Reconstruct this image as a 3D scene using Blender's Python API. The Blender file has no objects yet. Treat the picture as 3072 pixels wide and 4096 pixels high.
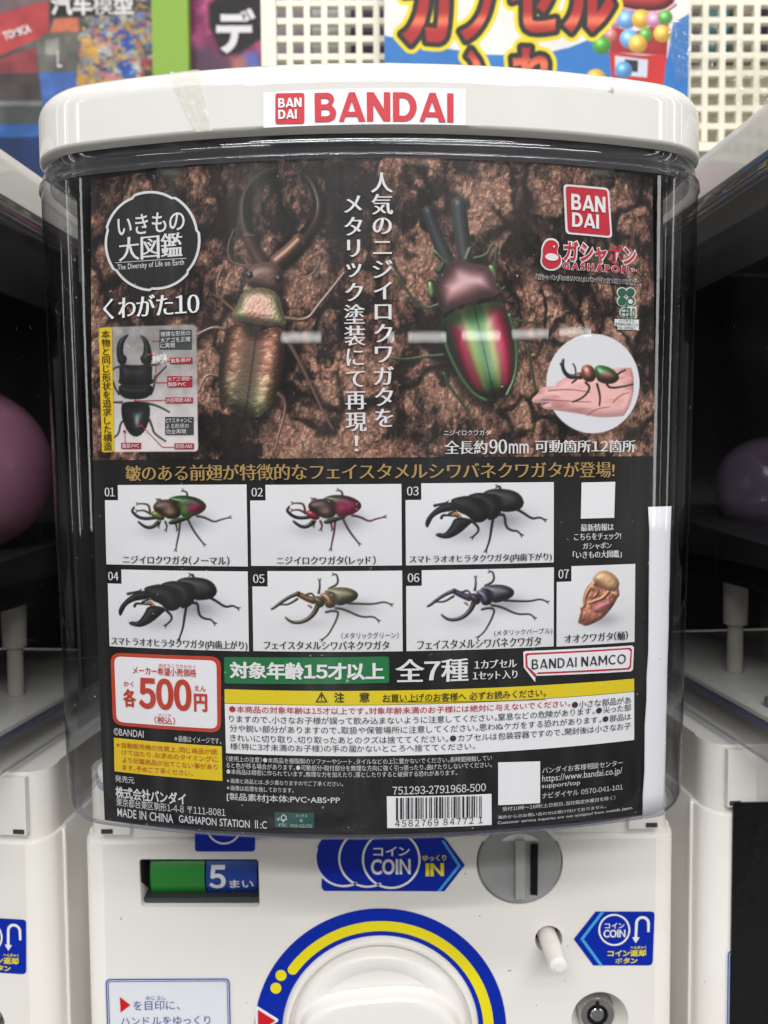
import bpy, bmesh, math, random
import numpy as np
from mathutils import Vector, Matrix
from mathutils.geometry import tessellate_polygon

S = bpy.context.scene
COL = S.collection
random.seed(4)
RNG = np.random.default_rng(7)

# ------------------------------------------------------------------ camera
PITCH, ROLL, YAW = 0.05027, -0.00767, 0.00931
FPX = 3254.7                      # focal length in pixels of the 3072x4096 photograph
EYE = np.array([-0.00061, -0.34, 0.0425])
cp, sp = math.cos(PITCH), math.sin(PITCH)
FW = np.array([math.sin(YAW) * cp, math.cos(YAW) * cp, -sp])
rt0 = np.array([math.cos(YAW), -math.sin(YAW), 0.0])
up0 = np.cross(rt0, FW)
RT = math.cos(ROLL) * rt0 + math.sin(ROLL) * up0
UP = -math.sin(ROLL) * rt0 + math.cos(ROLL) * up0
cam = bpy.data.cameras.new('camera')
cam.sensor_fit = 'VERTICAL'; cam.sensor_height = 36.0; cam.sensor_width = 27.0
cam.lens = FPX / 4096 * 36
cam.clip_start = 0.02; cam.clip_end = 200
cam.dof.use_dof = True; cam.dof.focus_distance = 0.348; cam.dof.aperture_fstop = 11.0
camo = bpy.data.objects.new('camera', cam); COL.objects.link(camo)
camo.matrix_world = Matrix(((RT[0], UP[0], -FW[0], EYE[0]), (RT[1], UP[1], -FW[1], EYE[1]), (RT[2], UP[2], -FW[2], EYE[2]), (0, 0, 0, 1)))
S.camera = camo

# ------------------------------------------------------------------ world (a bright shop all around)
W = bpy.data.worlds.new('World'); S.world = W; W.use_nodes = True
nt = W.node_tree; nt.nodes.clear()
def N(t, typ, **kw):
    n = t.nodes.new(typ)
    for k, v in kw.items(): setattr(n, k, v)
    return n
wo = N(nt, 'ShaderNodeOutputWorld'); bg = N(nt, 'ShaderNodeBackground')
tc = N(nt, 'ShaderNodeTexCoord'); sep = N(nt, 'ShaderNodeSeparateXYZ'); nt.links.new(tc.outputs['Generated'], sep.inputs[0])
ramp = N(nt, 'ShaderNodeValToRGB')
mr = N(nt, 'ShaderNodeMapRange'); mr.inputs[1].default_value = -1; mr.inputs[2].default_value = 1
nt.links.new(sep.outputs[2], mr.inputs[0]); nt.links.new(mr.outputs[0], ramp.inputs[0])
e = ramp.color_ramp.elements
e[0].position = 0.0; e[0].color = (0.55, 0.545, 0.53, 1)
e[1].position = 1.0; e[1].color = (1.0, 0.995, 0.985, 1)
for p, c in ((0.38, (0.26, 0.255, 0.25)), (0.5, (0.22, 0.22, 0.22)), (0.60, (0.28, 0.28, 0.28)), (0.70, (0.72, 0.72, 0.715))):
    q = e.new(p); q.color = (*c, 1)
mp = N(nt, 'ShaderNodeMapping'); mp.inputs['Scale'].default_value = (5.5, 5.5, 0.8)
nz = N(nt, 'ShaderNodeTexNoise'); nz.inputs['Scale'].default_value = 1.6; nz.inputs['Detail'].default_value = 5; nz.inputs['Roughness'].default_value = 0.65
nt.links.new(tc.outputs['Generated'], mp.inputs[0]); nt.links.new(mp.outputs[0], nz.inputs['Vector'])
r2 = N(nt, 'ShaderNodeValToRGB'); e = r2.color_ramp.elements
e[0].position = 0.36; e[0].color = (0.25, 0.24, 0.24, 1); e[1].position = 0.72; e[1].color = (2.6, 2.55, 2.5, 1)
q = e.new(0.5); q.color = (0.72, 0.70, 0.69, 1); q = e.new(0.62); q.color = (1.2, 1.2, 1.2, 1)
nt.links.new(nz.outputs['Fac'], r2.inputs[0])
mx = N(nt, 'ShaderNodeMix', data_type='RGBA', blend_type='MULTIPLY'); mx.inputs[0].default_value = 1.0
nt.links.new(ramp.outputs[0], mx.inputs[6]); nt.links.new(r2.outputs[0], mx.inputs[7])
nt.links.new(mx.outputs[2], bg.inputs[0]); bg.inputs[1].default_value = 0.90
nt.links.new(bg.outputs[0], wo.inputs[0])

# ------------------------------------------------------------------ shop lamps, and added strips for the corner streaks
def lamp(name, loc, tgt, sx, sy, power, col=(1, 0.993, 0.98)):
    l = bpy.data.lights.new(name, 'AREA'); l.shape = 'RECTANGLE'; l.size = sx; l.size_y = sy; l.energy = power; l.color = col
    o = bpy.data.objects.new(name, l); COL.objects.link(o); o.location = loc
    d = Vector(tgt) - Vector(loc); o.rotation_euler = d.to_track_quat('-Z', 'Y').to_euler()
    return o
for y, z, p in ((-0.62, 1.50, 4), (-1.25, 1.62, 14), (-1.95, 1.70, 27), (-2.75, 1.75, 38)):
    lamp('ceiling_tube', (0.1, y, z), (0.0, 0.0, 0.05), 2.6, 0.05, p)
lamp('ceiling_tube', (0.0, 0.55, 1.5), (0.0, 0.2, 0.1), 2.4, 0.05, 1.6)
for x, w_, z_ in ((-5.1, 0.4, 1.16), (-1.45, 0.8, None), (0.36, 0.14, None), (1.10, 0.8, None), (2.25, 0.8, None), (3.47, 0.8, None), (4.75, 0.8, None)):
    lamp('far_tube', (x, -6.2, z_ or 0.105 + 1.0 * math.hypot(x, 6.2) / 6.2), (x * 0.2, 0, 0.1), w_, 0.07, 1.5 * w_ / 0.8)
for x, y, w_ in ((-2.3, -1.55, 0.035), (-2.1, -0.75, 0.10), (-2.2, -0.2, 0.03), (-2.6, -1.15, 0.025), (2.2, -1.5, 0.045), (2.1, -1.15, 0.02), (2.0, -0.62, 0.11), (2.2, -0.15, 0.03)):
    lamp('streak_strip', (x, y, 0.75), (0, 0, 0.1), w_, 1.9, 2.3 * min(w_, 0.06) / 0.06 * (1 + (w_ > 0.08) * 0.35))  # made-up upright strips, added to draw bright streaks on lid and bin corners

S.view_settings.view_transform = 'Standard'; S.view_settings.look = 'None'
S.view_settings.exposure = 0.0; S.view_settings.gamma = 1.0; S.view_settings.use_curve_mapping = False
S.cycles.transparent_max_bounces = 24
S.cycles.max_bounces = 8

# ------------------------------------------------------------------ pixel -> place
def ray(x, y): return FW + ((x - 1536) / FPX) * RT - ((y - 2048) / FPX) * UP
def at(x, y, Y):
    d = ray(x, y); t = (Y - EYE[1]) / d[1]; return EYE + t * d
K0, K1, K2, Q = 1.1541, -0.1633, 18.018, -0.02997
def posY(u, v): return (K0 + K1 * v + K2 * v * v) * u * u + Q * v * v
def P(x, y):
    """a point of the photograph on the poster's surface -> (u, v)"""
    d = ray(x, y); t = 0.35
    for _ in range(14):
        p = EYE + t * d
        g = p[1] - posY(p[0], p[2])
        dg = d[1] - (2 * (K0 + K1 * p[2] + K2 * p[2] ** 2) * p[0] * d[0] + 2 * Q * p[2] * d[2])
        t -= g / dg
    p = EYE + t * d
    return p[0], p[2]
def srgb(c): return tuple(((v / 255) / 12.92 if v / 255 <= 0.04045 else ((v / 255 + 0.055) / 1.055) ** 2.4) for v in c)
def lin(a): return np.where(a <= 0.04045, a / 12.92, ((np.clip(a, 0, 4) + 0.055) / 1.055) ** 2.4)

# ------------------------------------------------------------------ materials
MATS = {}
def mat(name, rgb255, rough=0.45, spec=0.4, metal=0.0, noise=0.0, nscale=60, bump=0.0, coat=0.0, raw=None):
    if name in MATS: return MATS[name]
    m = bpy.data.materials.new(name); m.use_nodes = True; t = m.node_tree
    b = t.nodes['Principled BSDF']; c = raw or srgb(rgb255)
    b.inputs['Base Color'].default_value = (*c, 1); b.inputs['Roughness'].default_value = rough
    b.inputs['Specular IOR Level'].default_value = spec; b.inputs['Metallic'].default_value = metal
    b.inputs['Coat Weight'].default_value = coat; b.inputs['Coat Roughness'].default_value = 0.05
    if noise > 0 or bump > 0:
        co = N(t, 'ShaderNodeTexCoord'); n = N(t, 'ShaderNodeTexNoise'); n.inputs['Scale'].default_value = nscale; n.inputs['Detail'].default_value = 6
        t.links.new(co.outputs['Object'], n.inputs['Vector'])
        if noise > 0:
            r = N(t, 'ShaderNodeValToRGB'); r.color_ramp.elements[0].position = 0.3; r.color_ramp.elements[1].position = 0.7
            r.color_ramp.elements[0].color = (*[v * (1 - noise) for v in c], 1); r.color_ramp.elements[1].color = (*[min(1, v * (1 + noise * 0.6)) for v in c], 1)
            t.links.new(n.outputs['Fac'], r.inputs[0]); t.links.new(r.outputs[0], b.inputs['Base Color'])
        if bump > 0:
            bp = N(t, 'ShaderNodeBump'); bp.inputs['Strength'].default_value = bump; bp.inputs['Distance'].default_value = 0.0006
            t.links.new(n.outputs['Fac'], bp.inputs['Height']); t.links.new(bp.outputs[0], b.inputs['Normal'])
    MATS[name] = m; return m
def plastic_white(name, rgb, rough, bump=0.06):
    """moulded white plastic with faint yellowing, specks and scuffs"""
    m = bpy.data.materials.new(name); m.use_nodes = True; t = m.node_tree; b = t.nodes['Principled BSDF']
    c = srgb(rgb); co = N(t, 'ShaderNodeTexCoord')
    n = N(t, 'ShaderNodeTexNoise'); n.inputs['Scale'].default_value = 9; n.inputs['Detail'].default_value = 4
    t.links.new(co.outputs['Object'], n.inputs['Vector'])
    r = N(t, 'ShaderNodeValToRGB'); r.color_ramp.elements[0].position = 0.35; r.color_ramp.elements[1].position = 0.7
    r.color_ramp.elements[0].color = (c[0] * 0.975, c[1] * 0.967, c[2] * 0.945, 1); r.color_ramp.elements[1].color = (*c, 1)
    t.links.new(n.outputs['Fac'], r.inputs[0])
    s = N(t, 'ShaderNodeTexNoise'); s.inputs['Scale'].default_value = 140; s.inputs['Detail'].default_value = 3
    t.links.new(co.outputs['Object'], s.inputs['Vector'])
    sr = N(t, 'ShaderNodeValToRGB'); sr.color_ramp.elements[0].position = 0.735; sr.color_ramp.elements[1].position = 0.78
    sr.color_ramp.elements[0].color = (0, 0, 0, 1); sr.color_ramp.elements[1].color = (0.55, 0.55, 0.55, 1)
    t.links.new(s.outputs['Fac'], sr.inputs[0])
    mxx = N(t, 'ShaderNodeMix', data_type='RGBA'); mxx.inputs[7].default_value = (0.22, 0.20, 0.17, 1)
    t.links.new(sr.outputs[0], mxx.inputs[0]); t.links.new(r.outputs[0], mxx.inputs[6]); t.links.new(mxx.outputs[2], b.inputs['Base Color'])
    rr = N(t, 'ShaderNodeMapRange'); rr.inputs[3].default_value = rough * 0.8; rr.inputs[4].default_value = rough * 1.3
    t.links.new(n.outputs['Fac'], rr.inputs[0]); t.links.new(rr.outputs[0], b.inputs['Roughness'])
    bp = N(t, 'ShaderNodeBump'); bp.inputs['Strength'].default_value = bump; bp.inputs['Distance'].default_value = 0.0004
    if bump > 0: t.links.new(s.outputs['Fac'], bp.inputs['Height']); t.links.new(bp.outputs[0], b.inputs['Normal'])
    b.inputs['Specular IOR Level'].default_value = 0.5
    return m
M_LID = plastic_white('glossy_white_plastic', (220, 219, 216), 0.04, 0.0)
M_BODY = plastic_white('satin_white_plastic', (237, 235, 231), 0.33)
def clear(name, tint, gain=1.5, rough=0.02, streak=0.0):
    m = bpy.data.materials.new(name); m.use_nodes = True; t = m.node_tree; t.nodes.clear()
    o = N(t, 'ShaderNodeOutputMaterial'); tr = N(t, 'ShaderNodeBsdfTransparent'); tr.inputs[0].default_value = (*tint, 1)
    g = N(t, 'ShaderNodeBsdfGlossy'); g.inputs['Roughness'].default_value = rough; g.inputs[0].default_value = (1, 1, 1, 1)
    fr = N(t, 'ShaderNodeLayerWeight'); fr.inputs[0].default_value = 0.5
    pw = N(t, 'ShaderNodeMath', operation='POWER'); pw.inputs[1].default_value = 5.0; t.links.new(fr.outputs['Facing'], pw.inputs[0])
    mu = N(t, 'ShaderNodeMath', operation='MULTIPLY_ADD', use_clamp=True); mu.inputs[1].default_value = 0.5; mu.inputs[2].default_value = 0.036 * gain
    t.links.new(pw.outputs[0], mu.inputs[0])
    mi = N(t, 'ShaderNodeMixShader'); t.links.new(mu.outputs[0], mi.inputs[0]); t.links.new(tr.outputs[0], mi.inputs[1]); t.links.new(g.outputs[0], mi.inputs[2])
    last = mi
    if streak > 0:   # thick plastic seen edge-on swallows more light
        p3 = N(t, 'ShaderNodeMath', operation='POWER'); p3.inputs[1].default_value = 2.2; t.links.new(fr.outputs['Facing'], p3.inputs[0])
        tm_ = N(t, 'ShaderNodeMix', data_type='RGBA'); tm_.inputs[6].default_value = (*tint, 1); tm_.inputs[7].default_value = (0.20, 0.21, 0.23, 1)
        t.links.new(p3.outputs[0], tm_.inputs[0]); t.links.new(tm_.outputs[2], tr.inputs[0])
    if streak > 0:   # moulding waves
        co = N(t, 'ShaderNodeTexCoord'); mp_ = N(t, 'ShaderNodeMapping'); mp_.inputs['Scale'].default_value = (60, 60, 5)
        n = N(t, 'ShaderNodeTexNoise'); n.inputs['Scale'].default_value = 1.0; n.inputs['Detail'].default_value = 2
        t.links.new(co.outputs['Object'], mp_.inputs[0]); t.links.new(mp_.outputs[0], n.inputs['Vector'])
        bp = N(t, 'ShaderNodeBump'); bp.inputs['Strength'].default_value = streak; bp.inputs['Distance'].default_value = 0.001
        t.links.new(n.outputs['Fac'], bp.inputs['Height']); t.links.new(bp.outputs[0], g.inputs['Normal'])
    if streak > 0:   # dust specks and a faint haze of scuffs
        co2 = N(t, 'ShaderNodeTexCoord'); n2 = N(t, 'ShaderNodeTexNoise'); n2.inputs['Scale'].default_value = 420; n2.inputs['Detail'].default_value = 2
        n3 = N(t, 'ShaderNodeTexNoise'); n3.inputs['Scale'].default_value = 14; n3.inputs['Detail'].default_value = 6
        t.links.new(co2.outputs['Object'], n2.inputs['Vector']); t.links.new(co2.outputs['Object'], n3.inputs['Vector'])
        d1 = N(t, 'ShaderNodeMapRange'); d1.inputs[1].default_value = 0.735; d1.inputs[2].default_value = 0.78; d1.inputs[4].default_value = 0.35; t.links.new(n2.outputs['Fac'], d1.inputs[0])
        d2 = N(t, 'ShaderNodeMapRange'); d2.inputs[1].default_value = 0.45; d2.inputs[2].default_value = 0.75; d2.inputs[4].default_value = 0.022; t.links.new(n3.outputs['Fac'], d2.inputs[0])
        ad = N(t, 'ShaderNodeMath', operation='ADD'); t.links.new(d1.outputs[0], ad.inputs[0]); t.links.new(d2.outputs[0], ad.inputs[1])
        df = N(t, 'ShaderNodeBsdfDiffuse'); df.inputs[0].default_value = (0.7, 0.69, 0.67, 1)
        m2 = N(t, 'ShaderNodeMixShader'); t.links.new(ad.outputs[0], m2.inputs[0]); t.links.new(mi.outputs[0], m2.inputs[1]); t.links.new(df.outputs[0], m2.inputs[2]); last = m2
    t.links.new(last.outputs[0], o.inputs[0]); return m
M_BIN = clear('clear_bin_plastic', (0.96, 0.965, 0.97), 1.3, 0.015, 0.05)
M_FILM = clear('clear_film', (0.97, 0.97, 0.96), 2.0, 0.08)
def tinted(name, rgb, fac):
    m = bpy.data.materials.new(name); m.use_nodes = True; t = m.node_tree; b = t.nodes['Principled BSDF']
    b.inputs['Base Color'].default_value = (*srgb(rgb), 1); b.inputs['Roughness'].default_value = 0.15; b.inputs['Alpha'].default_value = fac
    return m
M_RIM = tinted('blue_tinted_plastic', (92, 100, 158), 0.62); M_LIP = tinted('clear_lip_plastic', (126, 130, 160), 0.34)
M_HAZE = tinted('haze_grey', (84, 84, 90), 0.5)  # grey stands in for haze and reflections in the clear plastic
M_PINK = tinted('pink_capsule_plastic', (186, 128, 152), 0.9)
M_LILAC = tinted('lilac_capsule_plastic', (128, 112, 132), 0.6)
M_DARK = mat('dark_interior_plastic', (58, 56, 58), 0.6)
M_GREY = mat('grey_plastic', (158, 160, 160), 0.22, noise=0.06)
M_BLUE = mat('blue_print', (0, 40, 166), 0.4, 0.25)
M_YEL = mat('yellow_print', (238, 222, 28), 0.35)
M_RED = mat('red_print', (205, 22, 34), 0.35)
M_WPRINT = mat('white_print', (236, 236, 240), 0.4)
M_CYAN = mat('light_blue_print', (70, 165, 225), 0.35)
def attr_mat(name, rough=0.5, spec=0.25):
    m = bpy.data.materials.new(name); m.use_nodes = True; t = m.node_tree; b = t.nodes['Principled BSDF']
    a = N(t, 'ShaderNodeAttribute'); a.attribute_name = 'print'; t.links.new(a.outputs['Color'], b.inputs['Base Color'])
    b.inputs['Roughness'].default_value = rough; b.inputs['Specular IOR Level'].default_value = spec
    return m
M_PHOTO = attr_mat('printed_picture')
INK = {}
def ink(rgb):
    k = 'ink_%d_%d_%d' % rgb
    if k not in INK: INK[k] = mat('printed_ink' + ('' if not INK else '.%03d' % len(INK)), rgb, 0.5, 0.25)
    return INK[k]

# ------------------------------------------------------------------ object helpers
def link(name, me, m, parent=None, smooth=False):
    o = bpy.data.objects.new(name, me); COL.objects.link(o)
    if m is not None and not me.materials: me.materials.append(m)
    if parent is not None: o.parent = parent
    if smooth: me.polygons.foreach_set('use_smooth', [True] * len(me.polygons))
    return o
def meshobj(name, V, F, m, parent=None, smooth=False, auto=None):
    me = bpy.data.meshes.new(name); me.from_pydata([tuple(v) for v in V], [], F); me.update()
    if auto is not None:
        bm = bmesh.new(); bm.from_mesh(me); bmesh.ops.remove_doubles(bm, verts=bm.verts, dist=1e-6); bmesh.ops.recalc_face_normals(bm, faces=bm.faces)
        for f in bm.faces: f.smooth = not (name == 'front_panel' and f.normal.y < -0.9999)
        for ed in bm.edges:
            if len(ed.link_faces) == 2 and ed.calc_face_angle() > math.radians(auto): ed.smooth = False
        bm.to_mesh(me); bm.free()
    return link(name, me, m, parent, smooth)
def empty(name, label, cat, loc=(0, 0, 0), group=None):
    o = bpy.data.objects.new(name, None); COL.objects.link(o); o.location = loc
    o['label'] = label; o['category'] = cat
    if group: o['group'] = group
    return o
def tag(o, label, cat, group=None):
    o['label'] = label; o['category'] = cat
    if group: o['group'] = group
    return o
def struct(o): o['kind'] = 'structure'; return o
class MB:
    def __init__(s): s.v = []; s.f = []
    def add(s, V, F):
        n = len(s.v); s.v += [tuple(v) for v in V]; s.f += [tuple(i + n for i in f) for f in F]
    def box(s, x0, x1, y0, y1, z0, z1):
        s.add([(x0, y0, z0), (x1, y0, z0), (x1, y1, z0), (x0, y1, z0), (x0, y0, z1), (x1, y0, z1), (x1, y1, z1), (x0, y1, z1)],
              [(0, 3, 2, 1), (4, 5, 6, 7), (0, 1, 5, 4), (1, 2, 6, 5), (2, 3, 7, 6), (3, 0, 4, 7)])
    def lathe(s, c, axis, prof, n=48, cap0=True, cap1=True):
        """prof: (distance along axis, radius); axis 'y' points towards the viewer with negative values"""
        V = []
        for d, r in prof:
            for i in range(n):
                a = 2 * math.pi * i / n
                V.append((c[0] + r * math.cos(a), c[1] + d, c[2] + r * math.sin(a)) if axis == 'y' else (c[0] + r * math.cos(a), c[1] + r * math.sin(a), c[2] + d))
        F = [(j * n + i, j * n + (i + 1) % n, (j + 1) * n + (i + 1) % n, (j + 1) * n + i) for j in range(len(prof) - 1) for i in range(n)]
        if cap0: F.append(tuple(range(n - 1, -1, -1)))
        if cap1: F.append(tuple((len(prof) - 1) * n + i for i in range(n)))
        s.add(V, F)
    def obj(s, name, m, parent=None, smooth=False, auto=None): return meshobj(name, s.v, s.f, m, parent, smooth, auto)

# ------------------------------------------------------------------ glyphs
GL = {}
_fc = bpy.data.curves.new('glyph', 'FONT'); _fo = bpy.data.objects.new('glyph', _fc); COL.objects.link(_fo)
def glyph(ch, res=3):
    """outline loops of one character in em units, its advance"""
    k = (ch, res)
    if k in GL: return GL[k]
    def loops(body):
        _fc.body = body; dg = bpy.context.evaluated_depsgraph_get(); dg.update()
        cu = _fo.evaluated_get(dg).to_curve(dg); out = []
        for s in cu.splines:
            bp = s.bezier_points; pts = []
            n = len(bp)
            for i in range(n):
                a, b = bp[i], bp[(i + 1) % n]
                p0, p1, p2, p3 = (np.array(q[:2]) for q in (a.co, a.handle_right, b.handle_left, b.co))
                straight = abs(np.cross(p3 - p0, p1 - p0)) < 1e-5 and abs(np.cross(p3 - p0, p2 - p0)) < 1e-5
                m = 1 if straight else res
                for j in range(m):
                    t = j / m; pts.append((1 - t) ** 3 * p0 + 3 * t * (1 - t) ** 2 * p1 + 3 * t * t * (1 - t) * p2 + t ** 3 * p3)
            if len(pts) > 2:
                keep = [pts[0]]
                for q in pts[1:]:
                    if np.abs(q - keep[-1]).max() > 1e-5: keep.append(q)
                if len(keep) > 2: out.append(np.array(keep))
        _fo.to_curve_clear()
        return out
    L = loops(ch)
    if ord(ch) > 0x2000: adv = None
    else:
        w = loops('l' + ch + 'l'); w0 = loops('ll')
        adv = max(l[:, 0].max() for l in w) - max(l[:, 0].max() for l in w0)
    if L and 'SGN' in globals():
        big_ = max(L, key=lambda l: abs(_area(l)))
        if _area(big_) * SGN < 0: L = [l[::-1] for l in L]
    GL[k] = (L, adv); return GL[k]
EM = None
def em():
    global EM
    if EM is None:
        a = glyph('口')[0]; _fc.body = '口口'
        dg = bpy.context.evaluated_depsgraph_get(); dg.update(); cu = _fo.evaluated_get(dg).to_curve(dg)
        xs = sorted(s.bezier_points[0].co[0] for s in cu.splines); _fo.to_curve_clear()
        EM = max(xs) - min(xs)
        # two outer loops share the same start corner, one advance apart
        xs2 = [min(p.co[0] for p in s.bezier_points) for s in [] ]
        EM = EM if EM > 0.5 else 1.0
    return EM
FAT = {}
def fat(ch, res, wx, wy):
    k = (ch, res, round(wx, 4), round(wy, 4))
    if k in FAT: return FAT[k]
    L = glyph(ch, res)[0]; f = 1.0
    for _ in range(11):
        M = fatten(L, wx * f, wy * f); want = sum(_area(l) for l in M) * SGN; got = 0.0
        for pts, tri in tess_glyph(M):
            a = pts[[t[0] for t in tri]]; b = pts[[t[1] for t in tri]]; c = pts[[t[2] for t in tri]]
            got += 0.5 * np.abs((b - a)[:, 0] * (c - a)[:, 1] - (b - a)[:, 1] * (c - a)[:, 0]).sum() if len(tri) else 0
        if abs(got - want) < 0.02 * abs(want): break
        f *= 0.82
    FAT[k] = M; return M
def fatten(L, wx, wy):
    """move outlines along their normals by wx sideways and wy up and down (heavier or lighter strokes)"""
    if not wx and not wy: return L
    out = []
    for l in L:
        d1 = l - np.roll(l, 1, 0); d2 = np.roll(l, -1, 0) - l
        n1 = np.stack([d1[:, 1], -d1[:, 0]], 1); n2 = np.stack([d2[:, 1], -d2[:, 0]], 1)
        n1 /= np.linalg.norm(n1, axis=1, keepdims=True) + 1e-12; n2 /= np.linalg.norm(n2, axis=1, keepdims=True) + 1e-12
        m = n1 + n2; den = np.maximum(1 + (n1 * n2).sum(1, keepdims=True), 0.5)
        out.append(l + (m / den) * np.array([wx, wy]) * SGN)
    return out
def _area(l): x, y = l[:, 0], l[:, 1]; return 0.5 * (x * np.roll(y, -1) - np.roll(x, -1) * y).sum()
_t = glyph('口'); _big = max(_t[0], key=lambda l: abs(_area(l)))
SGN = 1.0 if _area(_big) > 0 else -1.0      # outward for an outer loop
def _logo_letters():
    arc = lambda cx, cy, rx, ry, a0, a1, n=14: [(cx + rx * math.cos(math.radians(a0 + (a1 - a0) * i / n)), cy + ry * math.sin(math.radians(a0 + (a1 - a0) * i / n))) for i in range(n + 1)]
    LL = {'B': ([(0, 0)] + arc(0.46, 0.29, 0.30, 0.29, -90, 60) + arc(0.42, 0.77, 0.27, 0.23, -40, 90) + [(0, 1)], [(0.23, 0.19), (0.23, 0.42)] + arc(0.42, 0.305, 0.12, 0.115, 90, -90), [(0.23, 0.60), (0.23, 0.81)] + arc(0.39, 0.705, 0.11, 0.105, 90, -90)),
          'A': ([(0, 0), (0.36, 1), (0.58, 1), (0.94, 0), (0.70, 0), (0.64, 0.17), (0.24, 0.17), (0.18, 0)], [(0.33, 0.33), (0.585, 0.33), (0.46, 0.70)]),
          'N': ([(0, 0), (0, 1), (0.25, 1), (0.60, 0.42), (0.60, 1), (0.83, 1), (0.83, 0), (0.58, 0), (0.23, 0.58), (0.23, 0)],),
          'D': ([(0, 0)] + arc(0.38, 0.5, 0.46, 0.5, -90, 90, 20) + [(0, 1)], [(0.23, 0.19), (0.23, 0.81)] + arc(0.37, 0.5, 0.23, 0.31, 90, -90, 16)),
          'I': ([(0, 0), (0.23, 0), (0.23, 1), (0, 1)],),
          'M': ([(0, 0), (0, 1), (0.24, 1), (0.52, 0.50), (0.80, 1), (1.04, 1), (1.04, 0), (0.81, 0), (0.81, 0.60), (0.52, 0.14), (0.23, 0.60), (0.23, 0)],),
          'O': (arc(0.52, 0.5, 0.52, 0.5, 0, 351, 39), arc(0.52, 0.5, 0.29, 0.31, 0, 351, 39)),
          'C': (arc(0.52, 0.5, 0.52, 0.5, 42, 318, 30) + arc(0.52, 0.5, 0.29, 0.31, 318, 42, 30),)}
    for k, (c, v) in enumerate(LL.items()):
        loops = []
        for i, l in enumerate(v):
            l = np.array(l, float); want = SGN if i == 0 else -SGN
            loops.append(l if _area(l) * want > 0 else l[::-1])
        w = max(l[:, 0].max() for l in loops)
        for res in range(2, 9): GL[(chr(0xE000 + 'BANDIMOC'.index(c)), res)] = (loops, w + (0.09 if c != 'A' else 0.05))
_logo_letters()
def logo(t): return ''.join(c if c == ' ' else chr(0xE000 + 'BANDIMOC'.index(c)) for c in t)
SMALL = set('っッゃゅょャュョェァィォ')
def run(text, wx=0.0, wy=0.0, res=3, track=0.0):
    """a line of text as loops per character; punctuation is set tight as on the print"""
    x = 0.0; out = []
    for ch in text:
        if ch.isascii() and ch.isdigit(): ch = chr(ord(ch) + 0xFEE0)
        if ch == ' ': x += 0.35; continue
        if ch == '\u3000': x += 1.0; continue
        L, adv = glyph(ch, res)
        if not L: x += 0.4; continue
        lo = min(l[:, 0].min() for l in L); hi = max(l[:, 0].max() for l in L)
        if ch >= '\ue000' and ch <= '\uf8ff': a = adv; dx = x - lo
        elif adv is None:
            tight = ch in '（）「」、。・：！〈〉［］()' or 0xFF10 <= ord(ch) <= 0xFF5A
            a = (hi - lo) + (0.14 if ord(ch) < 0xFF10 or ord(ch) > 0xFF5A else 0.10) if tight else (0.86 if ch in SMALL else 0.98)
            dx = x + ((0.07 if ord(ch) < 0xFF10 or ord(ch) > 0xFF5A else 0.05) - lo if tight else (a - (hi - lo)) / 2 - lo)
        else: a = adv; dx = x
        out.append([l + np.array([dx, 0]) for l in fat(ch, res, wx, wy)])
        x += a + track
    return out
def bounds(chars):
    A = np.concatenate([l for c in chars for l in c]); return A.min(0), A.max(0)
def _inside(p, l):
    x, y = p; a = l; b = np.roll(l, -1, 0)
    c = (a[:, 1] > y) != (b[:, 1] > y)
    with np.errstate(divide='ignore', invalid='ignore'): xi = (b[:, 0] - a[:, 0]) * (y - a[:, 1]) / (b[:, 1] - a[:, 1]) + a[:, 0]
    return bool((c & (x < xi)).sum() % 2)
def tess_glyph(loops):
    """each outer loop filled on its own with the holes that lie in it"""
    ar = [_area(l) for l in loops]; outs = [i for i, a in enumerate(ar) if a * SGN > 0] or [int(np.argmax(np.abs(ar)))]
    groups = {i: [loops[i]] for i in outs}
    for i, l in enumerate(loops):
        if i in groups: continue
        best = [j for j in outs if abs(ar[j]) > abs(ar[i]) and _inside(l.mean(0) if _inside(l.mean(0), l) else l[0], loops[j])]
        if best: groups[min(best, key=lambda j: abs(ar[j]))].append(l)
    return [tess(g) for g in groups.values()]
def tess(loops):
    V = [[Vector((p[0], p[1], 0)) for p in l] for l in loops]
    return np.concatenate(loops), tessellate_polygon(V)

# ------------------------------------------------------------------ sheets on surfaces
class Surf:
    """a printed surface: maps (u, v, height) to the place; px maps a photo pixel to (u, v)"""
    def __init__(s, f, px, cut=None): s.f = f; s.px = px; s.cut = cut
def poster_f(u, v, h): return (u, posY(u, v) - h, v)
POSTER = Surf(poster_f, P, 0.006)
Y_PANEL = 0.085
PANEL = Surf(lambda u, v, h: (u, Y_PANEL - h, v), lambda x, y: tuple(at(x, y, Y_PANEL)[[0, 2]]))
KB = 1.2; Y_LID = -0.0085; X_BIN = -0.002
def lidY(x): return Y_LID + KB * (x - X_BIN) ** 2
def lid_px(x, y):
    t = 0.34; d = ray(x, y)
    for _ in range(12):
        p = EYE + t * d; t -= (p[1] - lidY(p[0])) / (d[1] - 2 * KB * (p[0] - X_BIN) * d[0])
    p = EYE + t * d; return p[0], p[2]
LIDS = Surf(lambda u, v, h: (u, lidY(u) - h, v), lid_px, 0.006)
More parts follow.
